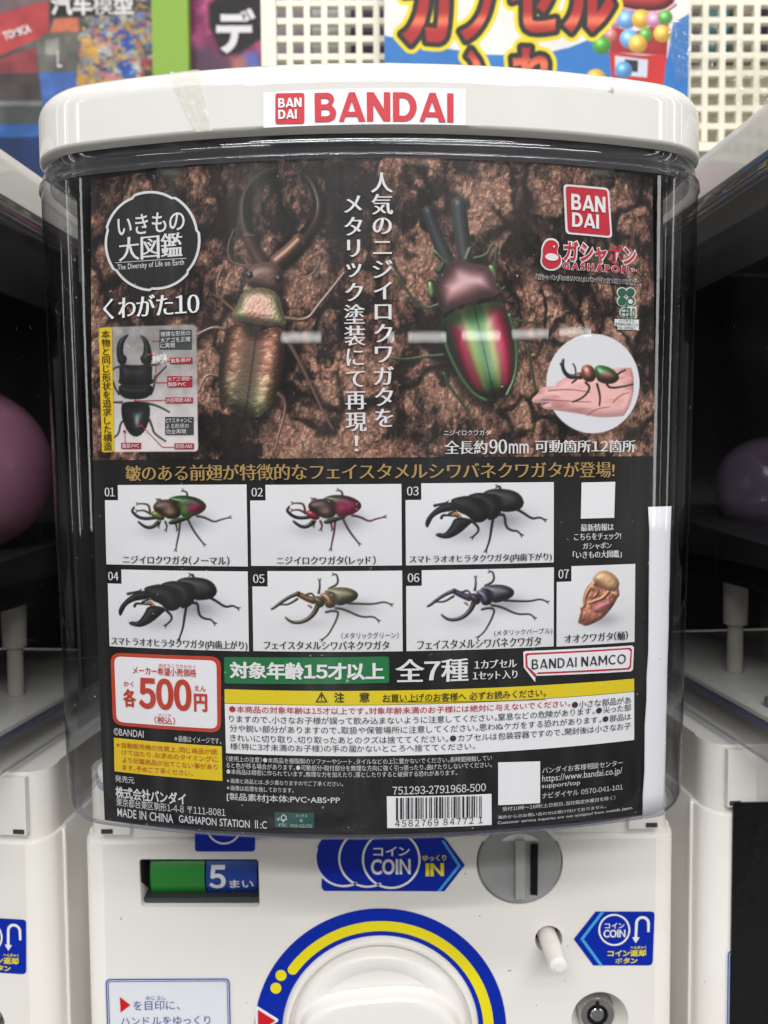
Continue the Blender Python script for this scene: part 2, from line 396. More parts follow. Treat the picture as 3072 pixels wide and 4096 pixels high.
def bisect(V, F, step):
    bm = bmesh.new(); vs = [bm.verts.new(v) for v in V]
    for f in F:
        try: bm.faces.new([vs[i] for i in f])
        except ValueError: pass
    us = [v[0] for v in V]
    a = math.floor(min(us) / step) + 1
    while a * step < max(us):
        bmesh.ops.bisect_plane(bm, geom=bm.verts[:] + bm.edges[:] + bm.faces[:], plane_co=(a * step, 0, 0), plane_no=(1, 0, 0), dist=1e-7); a += 1
    vz = [v[1] for v in V]; st2 = step * 4; a = math.floor(min(vz) / st2) + 1
    while a * st2 < max(vz):
        bmesh.ops.bisect_plane(bm, geom=bm.verts[:] + bm.edges[:] + bm.faces[:], plane_co=(0, a * st2, 0), plane_no=(0, 1, 0), dist=1e-7); a += 1
    bm.verts.index_update(); VV = [tuple(v.co) for v in bm.verts]; FF = [tuple(v.index for v in f.verts) for f in bm.faces]; bm.free()
    return VV, FF
class Print:
    """collects flat printed shapes of one colour for one part"""
    def __init__(s, surf, h): s.s = surf; s.h = h; s.V = []; s.F = []
    def loops(s, L, cut=False):
        pts, tri = tess(L)
        V = [(p[0], p[1], 0) for p in pts]; F = [tuple(t) for t in tri]
        if cut and s.s.cut: V, F = bisect(V, F, s.s.cut)
        n = len(s.V); s.V += [s.s.f(v[0], v[1], s.h) for v in V]; s.F += [tuple(i + n for i in f) for f in F]
        return s
    def poly(s, pts, cut=True): return s.loops([np.array(pts)], cut)
    def pxpoly(s, pts, holes=(), cut=True): return s.loops([np.array([s.s.px(*p) for p in pts])] + [np.array([s.s.px(*p) for p in h]) for h in holes], cut)
    def text(s, txt, x0, x1, y0, y1, wx=0.0, wy=0.0, res=3, track=0.0):
        """fit a line of text in a pixel box; y0, y1 are top and bottom of the ink at the middle of the line"""
        xm, ym = (x0 + x1) / 2, (y0 + y1) / 2
        u0 = s.s.px(x0, ym)[0]; u1 = s.s.px(x1, ym)[0]; v1 = s.s.px(xm, y0)[1]; v0 = s.s.px(xm, y1)[1]
        return s.textuv(txt, u0, u1, v0, v1, wx, wy, res, track)
    def textuv(s, txt, u0, u1, v0, v1, wx=0.0, wy=0.0, res=3, track=0.0, slant=0.0, rot=0.0):
        C = run(txt, wx, wy, res, track); lo, hi = bounds(C)
        sx = (u1 - u0) / (hi[0] - lo[0]); sy = (v1 - v0) / (hi[1] - lo[1])
        cu, cv = (u0 + u1) / 2, (v0 + v1) / 2
        for c in C:
            L = []
            for l in c:
                q = np.stack([u0 + (l[:, 0] - lo[0]) * sx, v0 + (l[:, 1] - lo[1]) * sy], 1)
                q[:, 0] += (q[:, 1] - cv) * slant
                if rot:
                    ca, sa = math.cos(rot), math.sin(rot); d = q - np.array([cu, cv])
                    q = np.stack([cu + d[:, 0] * ca - d[:, 1] * sa, cv + d[:, 0] * sa + d[:, 1] * ca], 1)
                L.append(q)
            s.glyph(L)
        return s
    def glyph(s, L):
        s.k = (getattr(s, 'k', 0) + 1) % 3; hh = s.h + s.k * 2e-5
        for pts, tri in tess_glyph(L):
            n = len(s.V); s.V += [s.s.f(p[0], p[1], hh) for p in pts]; s.F += [tuple(i + n for i in t) for t in tri]
    def vertical(s, txt, top, bot, w, wx=0.0, wy=0.0, res=3):
        """a column of characters between two pixel points (middle of the column's top and foot); w is its pixel width"""
        a, b = np.array(s.s.px(*top)), np.array(s.s.px(*bot)); n = len(txt)
        wu = abs(s.s.px(top[0] + w, top[1])[0] - a[0]); step = (b - a) / n
        hv = abs(step[1])
        for i, ch in enumerate(txt):
            L = fat(ch, res, wx, wy)
            A = np.concatenate(L); lo, hi = A.min(0), A.max(0); c = (lo + hi) / 2
            k = wu / 0.95; ky = min(k, hv / 0.97)
            if hi[1] - lo[1] < 0.62 and ch not in 'ニっッ': ky = ky
            cen = a + step * (i + 0.5)
            s.glyph([np.stack([cen[0] + (l[:, 0] - c[0]) * k, cen[1] + (l[:, 1] - c[1]) * ky], 1) for l in L])
        return s
    def obj(s, name, m, parent, label=None):
        o = meshobj(name, s.V, s.F, m, parent)
        if label: o['label'] = label
        return o
def rrect(x0, x1, y0, y1, r, n=5):
    pts = []
    for cx, cy, a0 in ((x1 - r, y1 - r, 0), (x0 + r, y1 - r, 90), (x0 + r, y0 + r, 180), (x1 - r, y0 + r, 270)):
        for i in range(n + 1):
            a = math.radians(a0 + 90 * i / n); pts.append((cx + r * math.cos(a), cy + r * math.sin(a)))
    return pts
def quadr(q, r, n=5):
    """rounded quadrilateral through four pixel corners (top-left, top-right, bottom-right, bottom-left), r in pixels"""
    q = [np.array(p, float) for p in q]; out = []
    for i in range(4):
        p, a, b = q[i], q[i - 1], q[(i + 1) % 4]
        da = (a - p) / np.linalg.norm(a - p); db = (b - p) / np.linalg.norm(b - p)
        for j in range(n + 1):
            t = j / n; out.append(tuple((1 - t) ** 2 * (p + da * r) + 2 * t * (1 - t) * p + t * t * (p + db * r)))
    return out
def circ(cx, cy, r, n=40, ry=None, a0=0, a1=360):
    return [(cx + r * math.cos(math.radians(a0 + (a1 - a0) * i / n)), cy + (ry or r) * math.sin(math.radians(a0 + (a1 - a0) * i / n))) for i in range(n if a1 - a0 == 360 else n + 1)]
def crop(x0, y0, k):
    """coordinates measured in an enlarged piece of the photograph -> its pixels"""
    f = lambda *a: (x0 + a[0] * k, y0 + a[1] * k)
    f.x = lambda v: x0 + v * k; f.y = lambda v: y0 + v * k; f.k = k
    f.pts = lambda L: [f(*p) for p in L]
    f.box = lambda a, b, c, d: (x0 + a * k, x0 + b * k, y0 + c * k, y0 + d * k)
    return f
C1, C2, C3, C4 = crop(0, 550, .6105), crop(700, 600, .5698), crop(1300, 600, .5698), crop(2000, 600, .6462)
D1, D2, D3, D4 = (crop(x, 1800, .4219) for x in (350, 980, 1600, 2100))
E1, E2, E3 = crop(400, 2580, .3617), crop(850, 2600, .5124), crop(1650, 2600, .6028)
F1, F2, F3 = crop(300, 3300, .5425), crop(1000, 3300, .6028), crop(1800, 3300, .6028)
G1, G2 = crop(0, 0, .9259), crop(1536, 0, .9259)
H1, H3 = crop(0, 0, .4219), crop(2500, 0, .3448)

# ------------------------------------------------------------------ painted pictures (photographs printed on paper)
_T = RNG.random((256, 256))
def vnoise(x, y):
    xi = np.floor(x).astype(int); yi = np.floor(y).astype(int); fx = x - xi; fy = y - yi
    fx = fx * fx * fx * (fx * (fx * 6 - 15) + 10); fy = fy * fy * fy * (fy * (fy * 6 - 15) + 10)
    g = lambda i, j: _T[(yi + j) % 256, (xi + i) % 256]
    return (g(0, 0) * (1 - fx) + g(1, 0) * fx) * (1 - fy) + (g(0, 1) * (1 - fx) + g(1, 1) * fx) * fy
def fbm(x, y, o=5, s=0.0, gain=0.5):
    a, t, n = 1.0, 0.0, 0.0
    for i in range(o):
        t = t + a * vnoise(x * 2 ** i + s + 17.3 * i, y * 2 ** i + s * 1.7 + 9.1 * i); n += a; a *= gain
    return t / n
def sstep(a, b, x): t = np.clip((x - a) / (b - a), 0, 1); return t * t * (3 - 2 * t)
class Picture:
    """a fine sheet of colour samples laid on a surface; units of v and u are metres"""
    def __init__(s, u0, u1, v0, v1, step):
        s.nx = max(2, int(round((u1 - u0) / step)) + 1); s.ny = max(2, int(round((v1 - v0) / step)) + 1)
        s.u = np.linspace(u0, u1, s.nx); s.v = np.linspace(v0, v1, s.ny); s.step = step
        s.U, s.V = np.meshgrid(s.u, s.v); s.C = np.zeros((s.ny, s.nx, 3))
    def fill(s, rgb): s.C[:] = np.array(rgb) / 255
    def win(s, pts, m):
        a = np.array(pts); lo, hi = a.min(0) - m, a.max(0) + m
        i0, i1 = np.searchsorted(s.u, [lo[0], hi[0]]); j0, j1 = np.searchsorted(s.v, [lo[1], hi[1]])
        return slice(j0, j1), slice(i0, i1)
    def sdf(s, loops, m):
        loops = [np.array(l) for l in loops]
        w = s.win(np.concatenate(loops), m); U, V = s.U[w], s.V[w]
        d2 = np.full(U.shape, 1e9); ins = np.zeros(U.shape, bool)
        for l in loops:
            for i in range(len(l)):
                a, b = l[i - 1], l[i]; e = b - a; L2 = (e * e).sum() + 1e-18
                t = np.clip(((U - a[0]) * e[0] + (V - a[1]) * e[1]) / L2, 0, 1)
                d2 = np.minimum(d2, (U - a[0] - t * e[0]) ** 2 + (V - a[1] - t * e[1]) ** 2)
                if a[1] != b[1]:
                    c = ((a[1] > V) != (b[1] > V)) & (U < e[0] * (V - a[1]) / e[1] + a[0]); ins ^= c
        d = np.sqrt(d2); return w, np.where(ins, d, -d)          # positive inside
    def over(s, w, a, col):
        c = s.C[w]; col = np.asarray(col, float); s.C[w] = c * (1 - a[..., None]) + col * a[..., None]
    def flat(s, pts, rgb, soft=None, alpha=1.0):
        soft = soft or s.step * 0.8
        w, d = s.sdf([pts], soft * 2); s.over(w, sstep(-soft, soft, d) * alpha, np.array(rgb) / 255)
    def shade(s, w, d, R, base, gloss=0.5, L=(-0.45, 0.65, 0.62), rim=0.45, p=18, bump=None, soft=None, amb=0.42):
        t = np.clip(d / R, 0, 1); h = R * np.sqrt(np.clip(1 - (1 - t) ** 2, 0, 1))
        for _ in range(int(min(70, 1.6 * R / s.step))):
            g_ = np.pad(h, 1, mode='edge'); h = (g_[1:-1, 1:-1] * 2 + g_[:-2, 1:-1] + g_[2:, 1:-1] + g_[1:-1, :-2] + g_[1:-1, 2:]) / 6
        if bump is not None: h = h + bump
        gy, gx = np.gradient(h, s.step)
        n = np.stack([-gx, -gy, np.ones_like(h)], -1); n /= np.linalg.norm(n, axis=-1, keepdims=True)
        L = np.array(L) / np.linalg.norm(L); df = np.clip((n * L).sum(-1), 0, 1)
        H = L + np.array([0, 0, 1]); H /= np.linalg.norm(H); sp_ = np.clip((n * H).sum(-1), 0, 1) ** p
        c = base * (amb + (1.15 - amb) * df)[..., None] * (1 - rim * (1 - n[..., 2]))[..., None] + gloss * sp_[..., None]
        soft = soft or s.step * 0.8
        s.over(w, sstep(-soft, soft, d), np.clip(c, 0, 1))
    def solid(s, pts, rgb, R=None, **kw):
        w, d = s.sdf([smooth_loop(pts)], s.step * 3 + kw.get('grow', 0))
        if d.size == 0: return
        d = d + kw.pop('grow', 0)
        R = R or max(d.max(), 1e-6)
        base = rgb(s.U[w], s.V[w]) if callable(rgb) else np.ones(d.shape + (3,)) * np.array(rgb) / 255
        if kw.get('bump') and callable(kw['bump']): kw['bump'] = kw['bump'](s.U[w], s.V[w])
        s.shade(w, d, R, base, **kw)
    def limb(s, pts, r0, r1, rgb, **kw):
        pts = np.array(smooth_path(pts)); w = s.win(pts, max(r0, r1) + s.step * 3); U, V = s.U[w], s.V[w]
        if U.size == 0: return
        best = np.full(U.shape, -1e9); n = len(pts) - 1
        for i in range(n):
            a, b = pts[i], pts[i + 1]; e = b - a; t = np.clip(((U - a[0]) * e[0] + (V - a[1]) * e[1]) / ((e * e).sum() + 1e-18), 0, 1)
            r = r0 + (r1 - r0) * (i + t) / n
            best = np.maximum(best, r - np.sqrt((U - a[0] - t * e[0]) ** 2 + (V - a[1] - t * e[1]) ** 2))
        kw.setdefault('gloss', 0.2)
        claw = kw.pop('claw', 0)
        if claw:
            e_ = pts[-1] - pts[-4]; e_ = e_ / (np.linalg.norm(e_) + 1e-12)
            for sg in (-0.55, 0.55):
                q_ = np.array([e_[0] * math.cos(sg) - e_[1] * math.sin(sg), e_[0] * math.sin(sg) + e_[1] * math.cos(sg)]) * claw
                s.limb([pts[-1] - e_ * 0.0002, pts[-1] + q_ * 0.6, pts[-1] + q_], r1, r1 * 0.6, rgb, gloss=0.1)
        s.shade(w, best, max(r0, r1), np.ones(U.shape + (3,)) * np.array(rgb) / 255, **kw)
    def obj(s, name, surf, h, parent, m=None, keep=None, label=None):
        co = np.empty((s.ny * s.nx, 3)); U, V = s.U.ravel(), s.V.ravel()
        x, y, z = surf.f(U, V, h); co[:, 0] = x; co[:, 1] = y; co[:, 2] = z
        idx = np.arange(s.nx * s.ny).reshape(s.ny, s.nx)
        q = np.stack([idx[:-1, :-1], idx[:-1, 1:], idx[1:, 1:], idx[1:, :-1]], -1).reshape(-1, 4)
        if keep is not None:
            k = keep[:-1, :-1] & keep[1:, 1:] & keep[:-1, 1:] & keep[1:, :-1]; q = q[k.ravel()]
        me = bpy.data.meshes.new(name)
        me.vertices.add(len(co)); me.vertices.foreach_set('co', co.ravel())
        me.loops.add(q.size); me.loops.foreach_set('vertex_index', q.ravel().astype(np.int32))
        me.polygons.add(len(q)); me.polygons.foreach_set('loop_start', np.arange(0, q.size, 4, dtype=np.int32))
        me.update()
        at_ = me.color_attributes.new('print', 'FLOAT_COLOR', 'POINT')
        rgba = np.ones((len(co), 4), np.float32); rgba[:, :3] = lin(np.clip(s.C.reshape(-1, 3), 0, 1)); at_.data.foreach_set('color', rgba.ravel())
        me.polygons.foreach_set('use_smooth', [True] * len(q))
        o = link(name, me, m or M_PHOTO, parent)
        if label: o['label'] = label
        return o
def smooth_loop(p, it=1):
    p = np.array(p, float)
    for _ in range(it):
        q = np.roll(p, -1, 0); p = np.stack([p * 0.75 + q * 0.25, p * 0.25 + q * 0.75], 1).reshape(-1, 2)
    return p
def smooth_path(p, it=2):
    p = np.array(p, float)
    for _ in range(it):
        a, b = p[:-1], p[1:]; m = np.stack([a * 0.75 + b * 0.25, a * 0.25 + b * 0.75], 1).reshape(-1, 2); p = np.concatenate([p[:1], m, p[-1:]])
    return p

# ================================================================== THE SETTING
Z_COUNTER = -0.42
PITCH_X = 0.331
b = MB(); b.box(-0.75, 0.75, -0.02, 0.75, Z_COUNTER - 0.03, Z_COUNTER)
struct(b.obj('counter', mat('counter_laminate', (176, 172, 164), 0.4, noise=0.08, nscale=25)))
b = MB(); b.box(-1.6, 1.6, 1.05, 1.08, Z_COUNTER - 0.03, 1.3)
struct(b.obj('wall', mat('shop_wall', (150, 148, 142), 0.8, noise=0.1, nscale=8)))

# ================================================================== CAPSULE MACHINE
def outline(Wd, y0, inset=0.0, r=0.036, back=0.30, rb=0.02):
    """plan of the machine's bin and lid: bowed front, round corners"""
    Wd = Wd - inset; y0 = y0 + inset; r = max(r - inset, 0.004); back = back - inset
    xc = Wd - r
    for _ in range(30): a = math.atan(2 * KB * xc); xc = Wd - r + r * math.sin(a)
    a = math.atan(2 * KB * xc); yc = y0 + KB * xc * xc
    pts = [(x, y0 + KB * x * x) for x in np.linspace(-xc, xc, 33)]
    c = (xc - r * math.sin(a), yc + r * math.cos(a))
    for i in range(1, 13):
        t = a + (math.pi / 2 - a) * i / 12; pts.append((c[0] + r * math.sin(t), c[1] - r * math.cos(t)))
    for i in range(0, 7):
        t = math.pi / 2 * i / 6; pts.append((Wd - rb + rb * math.cos(t), back - rb + rb * math.sin(t)))
    left = [(-x, y) for x, y in pts[33:]][::-1]
    return [(x + X_BIN, y) for x, y in pts + left]
def loft(rings, cap0=False, cap1=False):
    V = []; n = len(rings[0][1])
    for z, pl in rings: V += [(x, y, z) for x, y in pl]
    F = [(j * n + i, j * n + (i + 1) % n, (j + 1) * n + (i + 1) % n, (j + 1) * n + i) for j in range(len(rings) - 1) for i in range(n)]
    if cap0: F.append(tuple(range(n - 1, -1, -1)))
    if cap1: F.append(tuple((len(rings) - 1) * n + i for i in range(n)))
    return V, F

def build_machine():
    root = empty('capsule_machine', 'white capsule toy machine holding the beetle poster, in the middle', 'capsule machine', (0, 0, Z_COUNTER), 'capsule machines in a row')
    root.location = (0, 0, 0)
    # ---- lid
    WL = 0.1502; zb, zt, RA, RB = 0.1795, 0.1982, 0.024, 0.0135
    rl = 0.037
    rings = [(zb + 0.004, outline(WL, Y_LID, 0.0050, rl)), (zb - 0.0008, outline(WL, Y_LID, 0.0042, rl)), (zb + 0.0002, outline(WL, Y_LID, 0.0012, rl)), (zb + 0.0012, outline(WL, Y_LID, 0, rl)), (zb + 0.0018, outline(WL, Y_LID, 0, rl)), (zt - 0.0012, outline(WL, Y_LID, 0, rl)), (zt, outline(WL, Y_LID, 0, rl))]
    for i in range(1, 9):
        t = math.pi / 2 * i / 8 * 0.90; rings.append((zt + RB * math.sin(t), outline(WL, Y_LID, RA * (1 - math.cos(t)), rl)))
    z1 = rings[-1][0]
    for f, dz in ((0.04, 0.0012), (0.08, 0.002), (0.12, 0.0024)): rings.append((z1 + dz, outline(WL, Y_LID, f, rl)))
    V, F = loft(rings, False, True)
    meshobj('lid', V, F, M_LID, root, auto=50)
    # ---- clear bin
    prof = [(0.1835, 0.1492), (0.1775, 0.1500), (0.1720, 0.1512), (0.1715, 0.1522), (0.1690, 0.1524), (0.1685, 0.1518), (0.1681, 0.1518), (0.1660, 0.15178), (0.16, 0.1516), (0.12, 0.1511), (0.03, 0.1496), (-0.03, 0.1478), (-0.098, 0.1466)]
    rings = [(z, outline(w, -0.004 - (0.0008 if w > 0.152 else 0))) for z, w in prof]
    for i in range(1, 6):
        t = math.pi / 2 * i / 5; rings.append((-0.1062 - 0.0075 * math.sin(t), outline(0.1464, -0.004, 0.0075 * (1 - math.cos(t)) * 0.45)))
    V, F = loft(rings); o = meshobj('clear_bin', V, F, M_BIN, root, auto=60)
    # bin floor: white tray with a blue-tinted plastic edge below
    fl = [(-0.1000, outline(0.1464, -0.004, 0.0135)), (-0.0975, outline(0.1464, -0.004, 0.0135)), (-0.0960, outline(0.1464, -0.004, 0.0165)), (-0.0965, outline(0.1464, -0.004, 0.03))]
    V, F = loft(fl, True, True); meshobj('bin_floor', V, F, M_BODY, root, auto=50)
    V, F = loft([(-0.1042, outline(0.1464, -0.004, 0.0128)), (-0.1002, outline(0.1464, -0.004, 0.0128))]); meshobj('floor_edge', V, F, M_RIM, root, auto=40)
    V, F = loft([(-0.1144, outline(0.1464, -0.004, 0.0060)), (-0.1144, outline(0.1464, -0.004, 0.0034)), (-0.1118, outline(0.1464, -0.004, 0.0026))]); meshobj('bin_rim', V, F, M_LIP, root, auto=40)
    # dark back of the bin and the hopper inside it
    b = MB(); b.box(X_BIN - 0.143, X_BIN + 0.143, 0.285, 0.289, -0.0955, 0.178); b.box(X_BIN - 0.1415, X_BIN - 0.1395, 0.17, 0.2848, -0.0955, 0.178); b.box(X_BIN + 0.1395, X_BIN + 0.1415, 0.17, 0.2848, -0.0955, 0.178); b.box(X_BIN - 0.1415, X_BIN - 0.1395, 0.06, 0.1698, 0.135, 0.178); b.box(X_BIN + 0.1395, X_BIN + 0.1415, 0.06, 0.1698, 0.135, 0.178)
    b.obj('bin_back', M_DARK, root)
    V, F = loft([(0.1805, outline(0.1500, -0.004, 0.0035)), (0.1820, outline(0.1500, -0.004, 0.0035))], True, True); meshobj('bin_top', V, F, M_DARK, root)
    V, F = loft([(0.1800, outline(0.1500, -0.004, 0.0022)), (0.1700, outline(0.1500, -0.004, 0.0026))]); meshobj('haze_band', V, F, M_HAZE, root, smooth=True)  # added ring, its grey imitates haze and reflections at the bin's clear top
    b = MB()
    xs = 0.128
    V = [(-xs, 0.05, -0.012), (xs, 0.05, -0.012), (xs, 0.27, 0.004), (-xs, 0.27, 0.004), (-xs, 0.05, -0.022), (xs, 0.05, -0.022), (xs, 0.27, -0.022), (-xs, 0.27, -0.022)]
    b.add([(x + X_BIN, y, z) for x, y, z in V], [(0, 1, 2, 3), (7, 6, 5, 4), (0, 4, 5, 1), (1, 5, 6, 2), (2, 6, 7, 3), (3, 7, 4, 0)])
    b.box(X_BIN - 0.118, X_BIN + 0.118, 0.09, 0.25, -0.038, -0.0222)
    b.obj('hopper_plate', mat('hopper_grey', (44, 44, 47), 0.5), root)
    for sx in (-1, 1):
        p = MB(); p.lathe((X_BIN + sx * 0.104, 0.16, 0), 'z', [(-0.0962, 0.0048), (-0.066, 0.0046), (-0.066, 0.0070), (-0.0385, 0.0075)], 24)
        p.obj('post', mat('post_plastic', (190, 184, 172), 0.4), root, auto=40)
        k = MB(); k.lathe((X_BIN + sx * 0.121, 0.085, 0), 'z', [(-0.0962, 0.006), (-0.0915, 0.0055), (-0.0912, 0.003), (-0.0895, 0.0028)], 20)
        k.obj('floor_screw', mat('screw_metal', (170, 170, 172), 0.3, metal=0.6), root, auto=40)
    # clips and the strip that hold the poster
    for px_, sgn in ((690, -1), (2395, 1)):
        u, v = P(px_, 705); yy = posY(u, v) - 0.0022
        c = MB(); c.box(u - 0.006, u + 0.006, yy - 0.0006, yy + 0.004, v - 0.0012, v + 0.004); c.box(u - 0.004, u + 0.003, yy - 0.0011, yy - 0.0007, v - 0.0005, v + 0.0012)
        c.obj('poster_clip', M_FILM, root)
    for q in ((D1(452, 1612), 46), (D4(806, 1572), 46)):
        (qx, qy), rad = q; u, v = P(qx, qy); rr_ = rad * 0.4219 * 0.345 / FPX; b = MB(); yq = -0.004 + KB * (u - X_BIN) ** 2
        b.lathe((u, yq, v), 'y', [(-0.0001, rr_), (-0.0006, rr_ * 0.93), (-0.0006, rr_ * 0.84), (-0.0001, rr_ * 0.78)], 32, False, False); o = b.obj('moulding_ring', M_FILM, root, smooth=True)
    # ---- body
    WB = 0.1597; rc = 0.012; z0, zp = Z_COUNTER, -0.1530
    yf = Y_PANEL
    path = []                                       # right half of the open path from the front face round the corner to the back
    for i in range(0, 9):
        t = math.pi / 2 * i / 8; path.append((WB - rc + rc * math.sin(t), yf + rc - rc * math.cos(t)))
    path += [(WB, yf + 0.017), (WB + 0.0012, yf + 0.0175), (WB + 0.0012, yf + 0.0195), (WB - 0.0012, yf + 0.0205), (WB - 0.0012, 0.34)]
    full = [(-x, y) for x, y in path][::-1] + path
    V = []; n = len(full); F = []
    levels = [(z0, 0), (zp - 0.002, 0), (zp - 0.0006, 0.0006), (zp, 0.002)]
    for z, ins in levels: V += [(x - math.copysign(ins, x), y + (ins if y < yf + 0.02 else 0), z) for x, y in full]
    for j in range(len(levels) - 1):
        for i in range(n - 1):
            if i == len(path) - 1 and j == 0: continue      # the front face is made below, with its openings
            F.append((j * n + i, j * n + i + 1, (j + 1) * n + i + 1, (j + 1) * n + i))
    F.append(tuple((len(levels) - 1) * n + i for i in range(n)))
    # front face with openings
    xe = WB - rc
    holes = []
    win = [PANEL.px(*p) for p in quadr([F1(470, 252), F1(1354, 252), F1(1364, 606), F1(488, 606)], 16)]
    cs = PANEL.px(2079, 3450); rs = 175 * 0.425 / FPX
    rb_c = PANEL.px(2195, 3757); rbr = 57 * 0.425 / FPX
    lk = PANEL.px(2400, 4078); lkr = 118 * 0.425 / FPX
    holes = [win, circ(*cs, rs * 1.02, 48), circ(*rb_c, rbr, 32), circ(*lk, lkr, 40)]
    outer = [(-xe, z0), (xe, z0), (xe, zp - 0.002), (-xe, zp - 0.002)]
    # neighbouring parts of the loft use the same corner points
    pts, tri = tess([np.array(outer)] + [np.array(h) for h in holes])
    o0 = len(V); V += [(p[0], yf, p[1]) for p in pts]; F += [tuple(i + o0 for i in t) for t in tri]
    for h, dep, ins in ((win, 0.016, 0.0), (holes[1], 0.004, 0.0), (holes[2], 0.012, 0), (holes[3], 0.010, 0.35)):
        m_ = len(h); o1 = len(V); c = np.mean(np.array(h), 0)
        for y, k in ((yf, 1.0), (yf + 0.0006, 0.99), (yf + dep, 1 - ins)):
            V += [(c[0] + (p[0] - c[0]) * k, y, c[1] + (p[1] - c[1]) * k) for p in h]
        for j in range(2):
            F += [(o1 + j * m_ + i, o1 + j * m_ + (i + 1) % m_, o1 + (j + 1) * m_ + (i + 1) % m_, o1 + (j + 1) * m_ + i) for i in range(m_)]
    meshobj('front_panel', V, F, M_BODY, root, auto=35)
    # collar between body and bin
    b = MB()
    ins = 0.0025
    ring = [(x - math.copysign(ins, x), y + (0.003 if y < yf + 0.03 else 0)) for x, y in full if not (abs(x) > WB + 0.0005)]
    nn = len(ring); V = []
    for z in (zp + 0.0002, zp + 0.036): V += [(x, y, z) for x, y in ring]
    F = [(i, (i + 1) % nn, nn + (i + 1) % nn, nn + i) for i in range(nn)] + [tuple(nn + i for i in range(nn))]
    meshobj('collar', V, F, M_BODY, root, auto=35)
    for sx in (-1, 1):
        c = MB(); c.box(sx * 0.141 - 0.008, sx * 0.141 + 0.008, yf - 0.0005, yf + 0.0028, zp + 0.0035, zp + 0.0345)
        o = c.obj('latch_block', M_BODY, root)
        c = MB(); c.box(sx * 0.145 - 0.003, sx * 0.145 + 0.003, yf - 0.0011, yf - 0.0007, zp + 0.0045, zp + 0.0068); c.obj('latch_slot', M_DARK, root)
    # ---- coin counter window
    w = bpy.data.objects.new('coin_window', None); COL.objects.link(w); w.parent = root
    c = np.mean(np.array(win), 0); a = np.array(win); lo, hi = a.min(0), a.max(0)
    b = MB(); b.box(lo[0] - 0.001, hi[0] + 0.001, yf + 0.0155, yf + 0.0175, lo[1] - 0.001, hi[1] + 0.001)
    b.box(lo[0] + 0.0002, hi[0] - 0.0002, yf + 0.004, yf + 0.0154, lo[1] + 0.0002, lo[1] + 0.0035); 
    for q4 in ((lo[0] - 0.0002, lo[0] + 0.0006, lo[1], hi[1]), (hi[0] - 0.0006, hi[0] + 0.0002, lo[1], hi[1]), (lo[0], hi[0], hi[1] - 0.0006, hi[1] + 0.0002)): b.box(q4[0], q4[1], yf + 0.0009, yf + 0.0153, q4[2], q4[3])
    b.obj('window_recess', mat('window_grey', (64, 66, 66), 0.35), w)
    def drum(name, x0, x1, m):
        pr = []; bb = MB(); zc = (lo[1] + hi[1]) / 2 + 0.001; R = 0.0135; V = []
        for i in range(13):
            t = math.radians(-78 + 156 * i / 12); V += [(x0, yf + 0.0155 - R * math.cos(t) * 0.78, zc + R * math.sin(t)), (x1, yf + 0.0155 - R * math.cos(t) * 0.78, zc + R * math.sin(t))]
        bb.add(V, [(2 * i, 2 * i + 1, 2 * i + 3, 2 * i + 2) for i in range(12)]); return bb.obj(name, m, w, smooth=True), zc, R
    gx0, gx1, gx2 = (PANEL.px(F1.x(v), F1.y(400))[0] for v in (535, 945, 1332))
    drum('green_drum', gx0, gx1 - 0.0004, mat('green_print', (40, 132, 52), 0.35)); _, zc, R = drum('count_drum', gx1 + 0.0004, gx2, mat('window_blue', (30, 66, 150), 0.35))
    SD = Surf(lambda u, v, h: (u, yf + 0.0155 - 0.78 * np.sqrt(np.maximum(R * R - (v - zc) ** 2, 1e-9)) - h, v), lambda x, y: tuple(at(x, y, yf + 0.006)[[0, 2]]))
    p = Print(SD, 0.0004); p.text('5', *F1.box(990, 1115, 292, 468), 0.035, 0.03); p.text('まい', *F1.box(1142, 1318, 395, 465), 0.02, 0.02); p.obj('count_text', mat('window_white', (225, 226, 232), 0.4), w)
    # ---- coin sticker
    def sub(name): o = bpy.data.objects.new(name, None); COL.objects.link(o); o.parent = root; return o
    st = sub('coin_sticker'); hb = 0.0003
    p = Print(PANEL, hb)
    cc = [F2(937, 226), F2(780, 218), F2(622, 214)]; rr = 195 * .6028
    outl = [F2(475, 355), F2(475, 415), F2(492, 436), F2(1290, 438), F2(1425, 265), F2(1300, 95), F2(1200, 20), F2(640, 12)]
    arc = circ(F2(622, 0)[0], F2(0, 212)[1], 186 * .6028, 20, None, 270, 130)
    p.pxpoly(outl + [q for q in arc]); p.obj('sticker_base', M_BLUE, st)
    p = Print(PANEL, hb + 0.0003)
    for i, (x, y) in enumerate(cc):
        a0, a1 = (0, 360) if i == 0 else (62, 270) if i == 1 else (62, 200)
        if i == 0: p.pxpoly(circ(x, y, rr, 48), [circ(x, y, rr * 0.925, 48)])
        else: p.pxpoly(circ(x, y, rr, 30, None, a0, a1) + circ(x, y, rr * 0.925, 30, None, a0, a1)[::-1])
    p.text('コイン', *F2.box(818, 1060, 140, 202), 0.02, 0.02); p.text('COIN', *F2.box(802, 1066, 222, 326), 0.035, 0.02); p.obj('white_marks', M_WPRINT, st)
    p = Print(PANEL, hb + 0.0003); p.text('ゆっくり', *F2.box(1145, 1302, 195, 236), 0.02, 0.02); p.text('IN', *F2.box(1165, 1286, 250, 336), 0.05, 0.04); p.obj('yellow_text', M_YEL, st)
    p = Print(PANEL, hb + 0.0003); p.pxpoly([F2(1268, 100), F2(1288, 100), F2(1400, 266), F2(1262, 437), F2(1240, 437), F2(1376, 266)]); p.obj('chevron', M_CYAN, st)
    # small sticker above the window
    st = sub('badge_sticker')
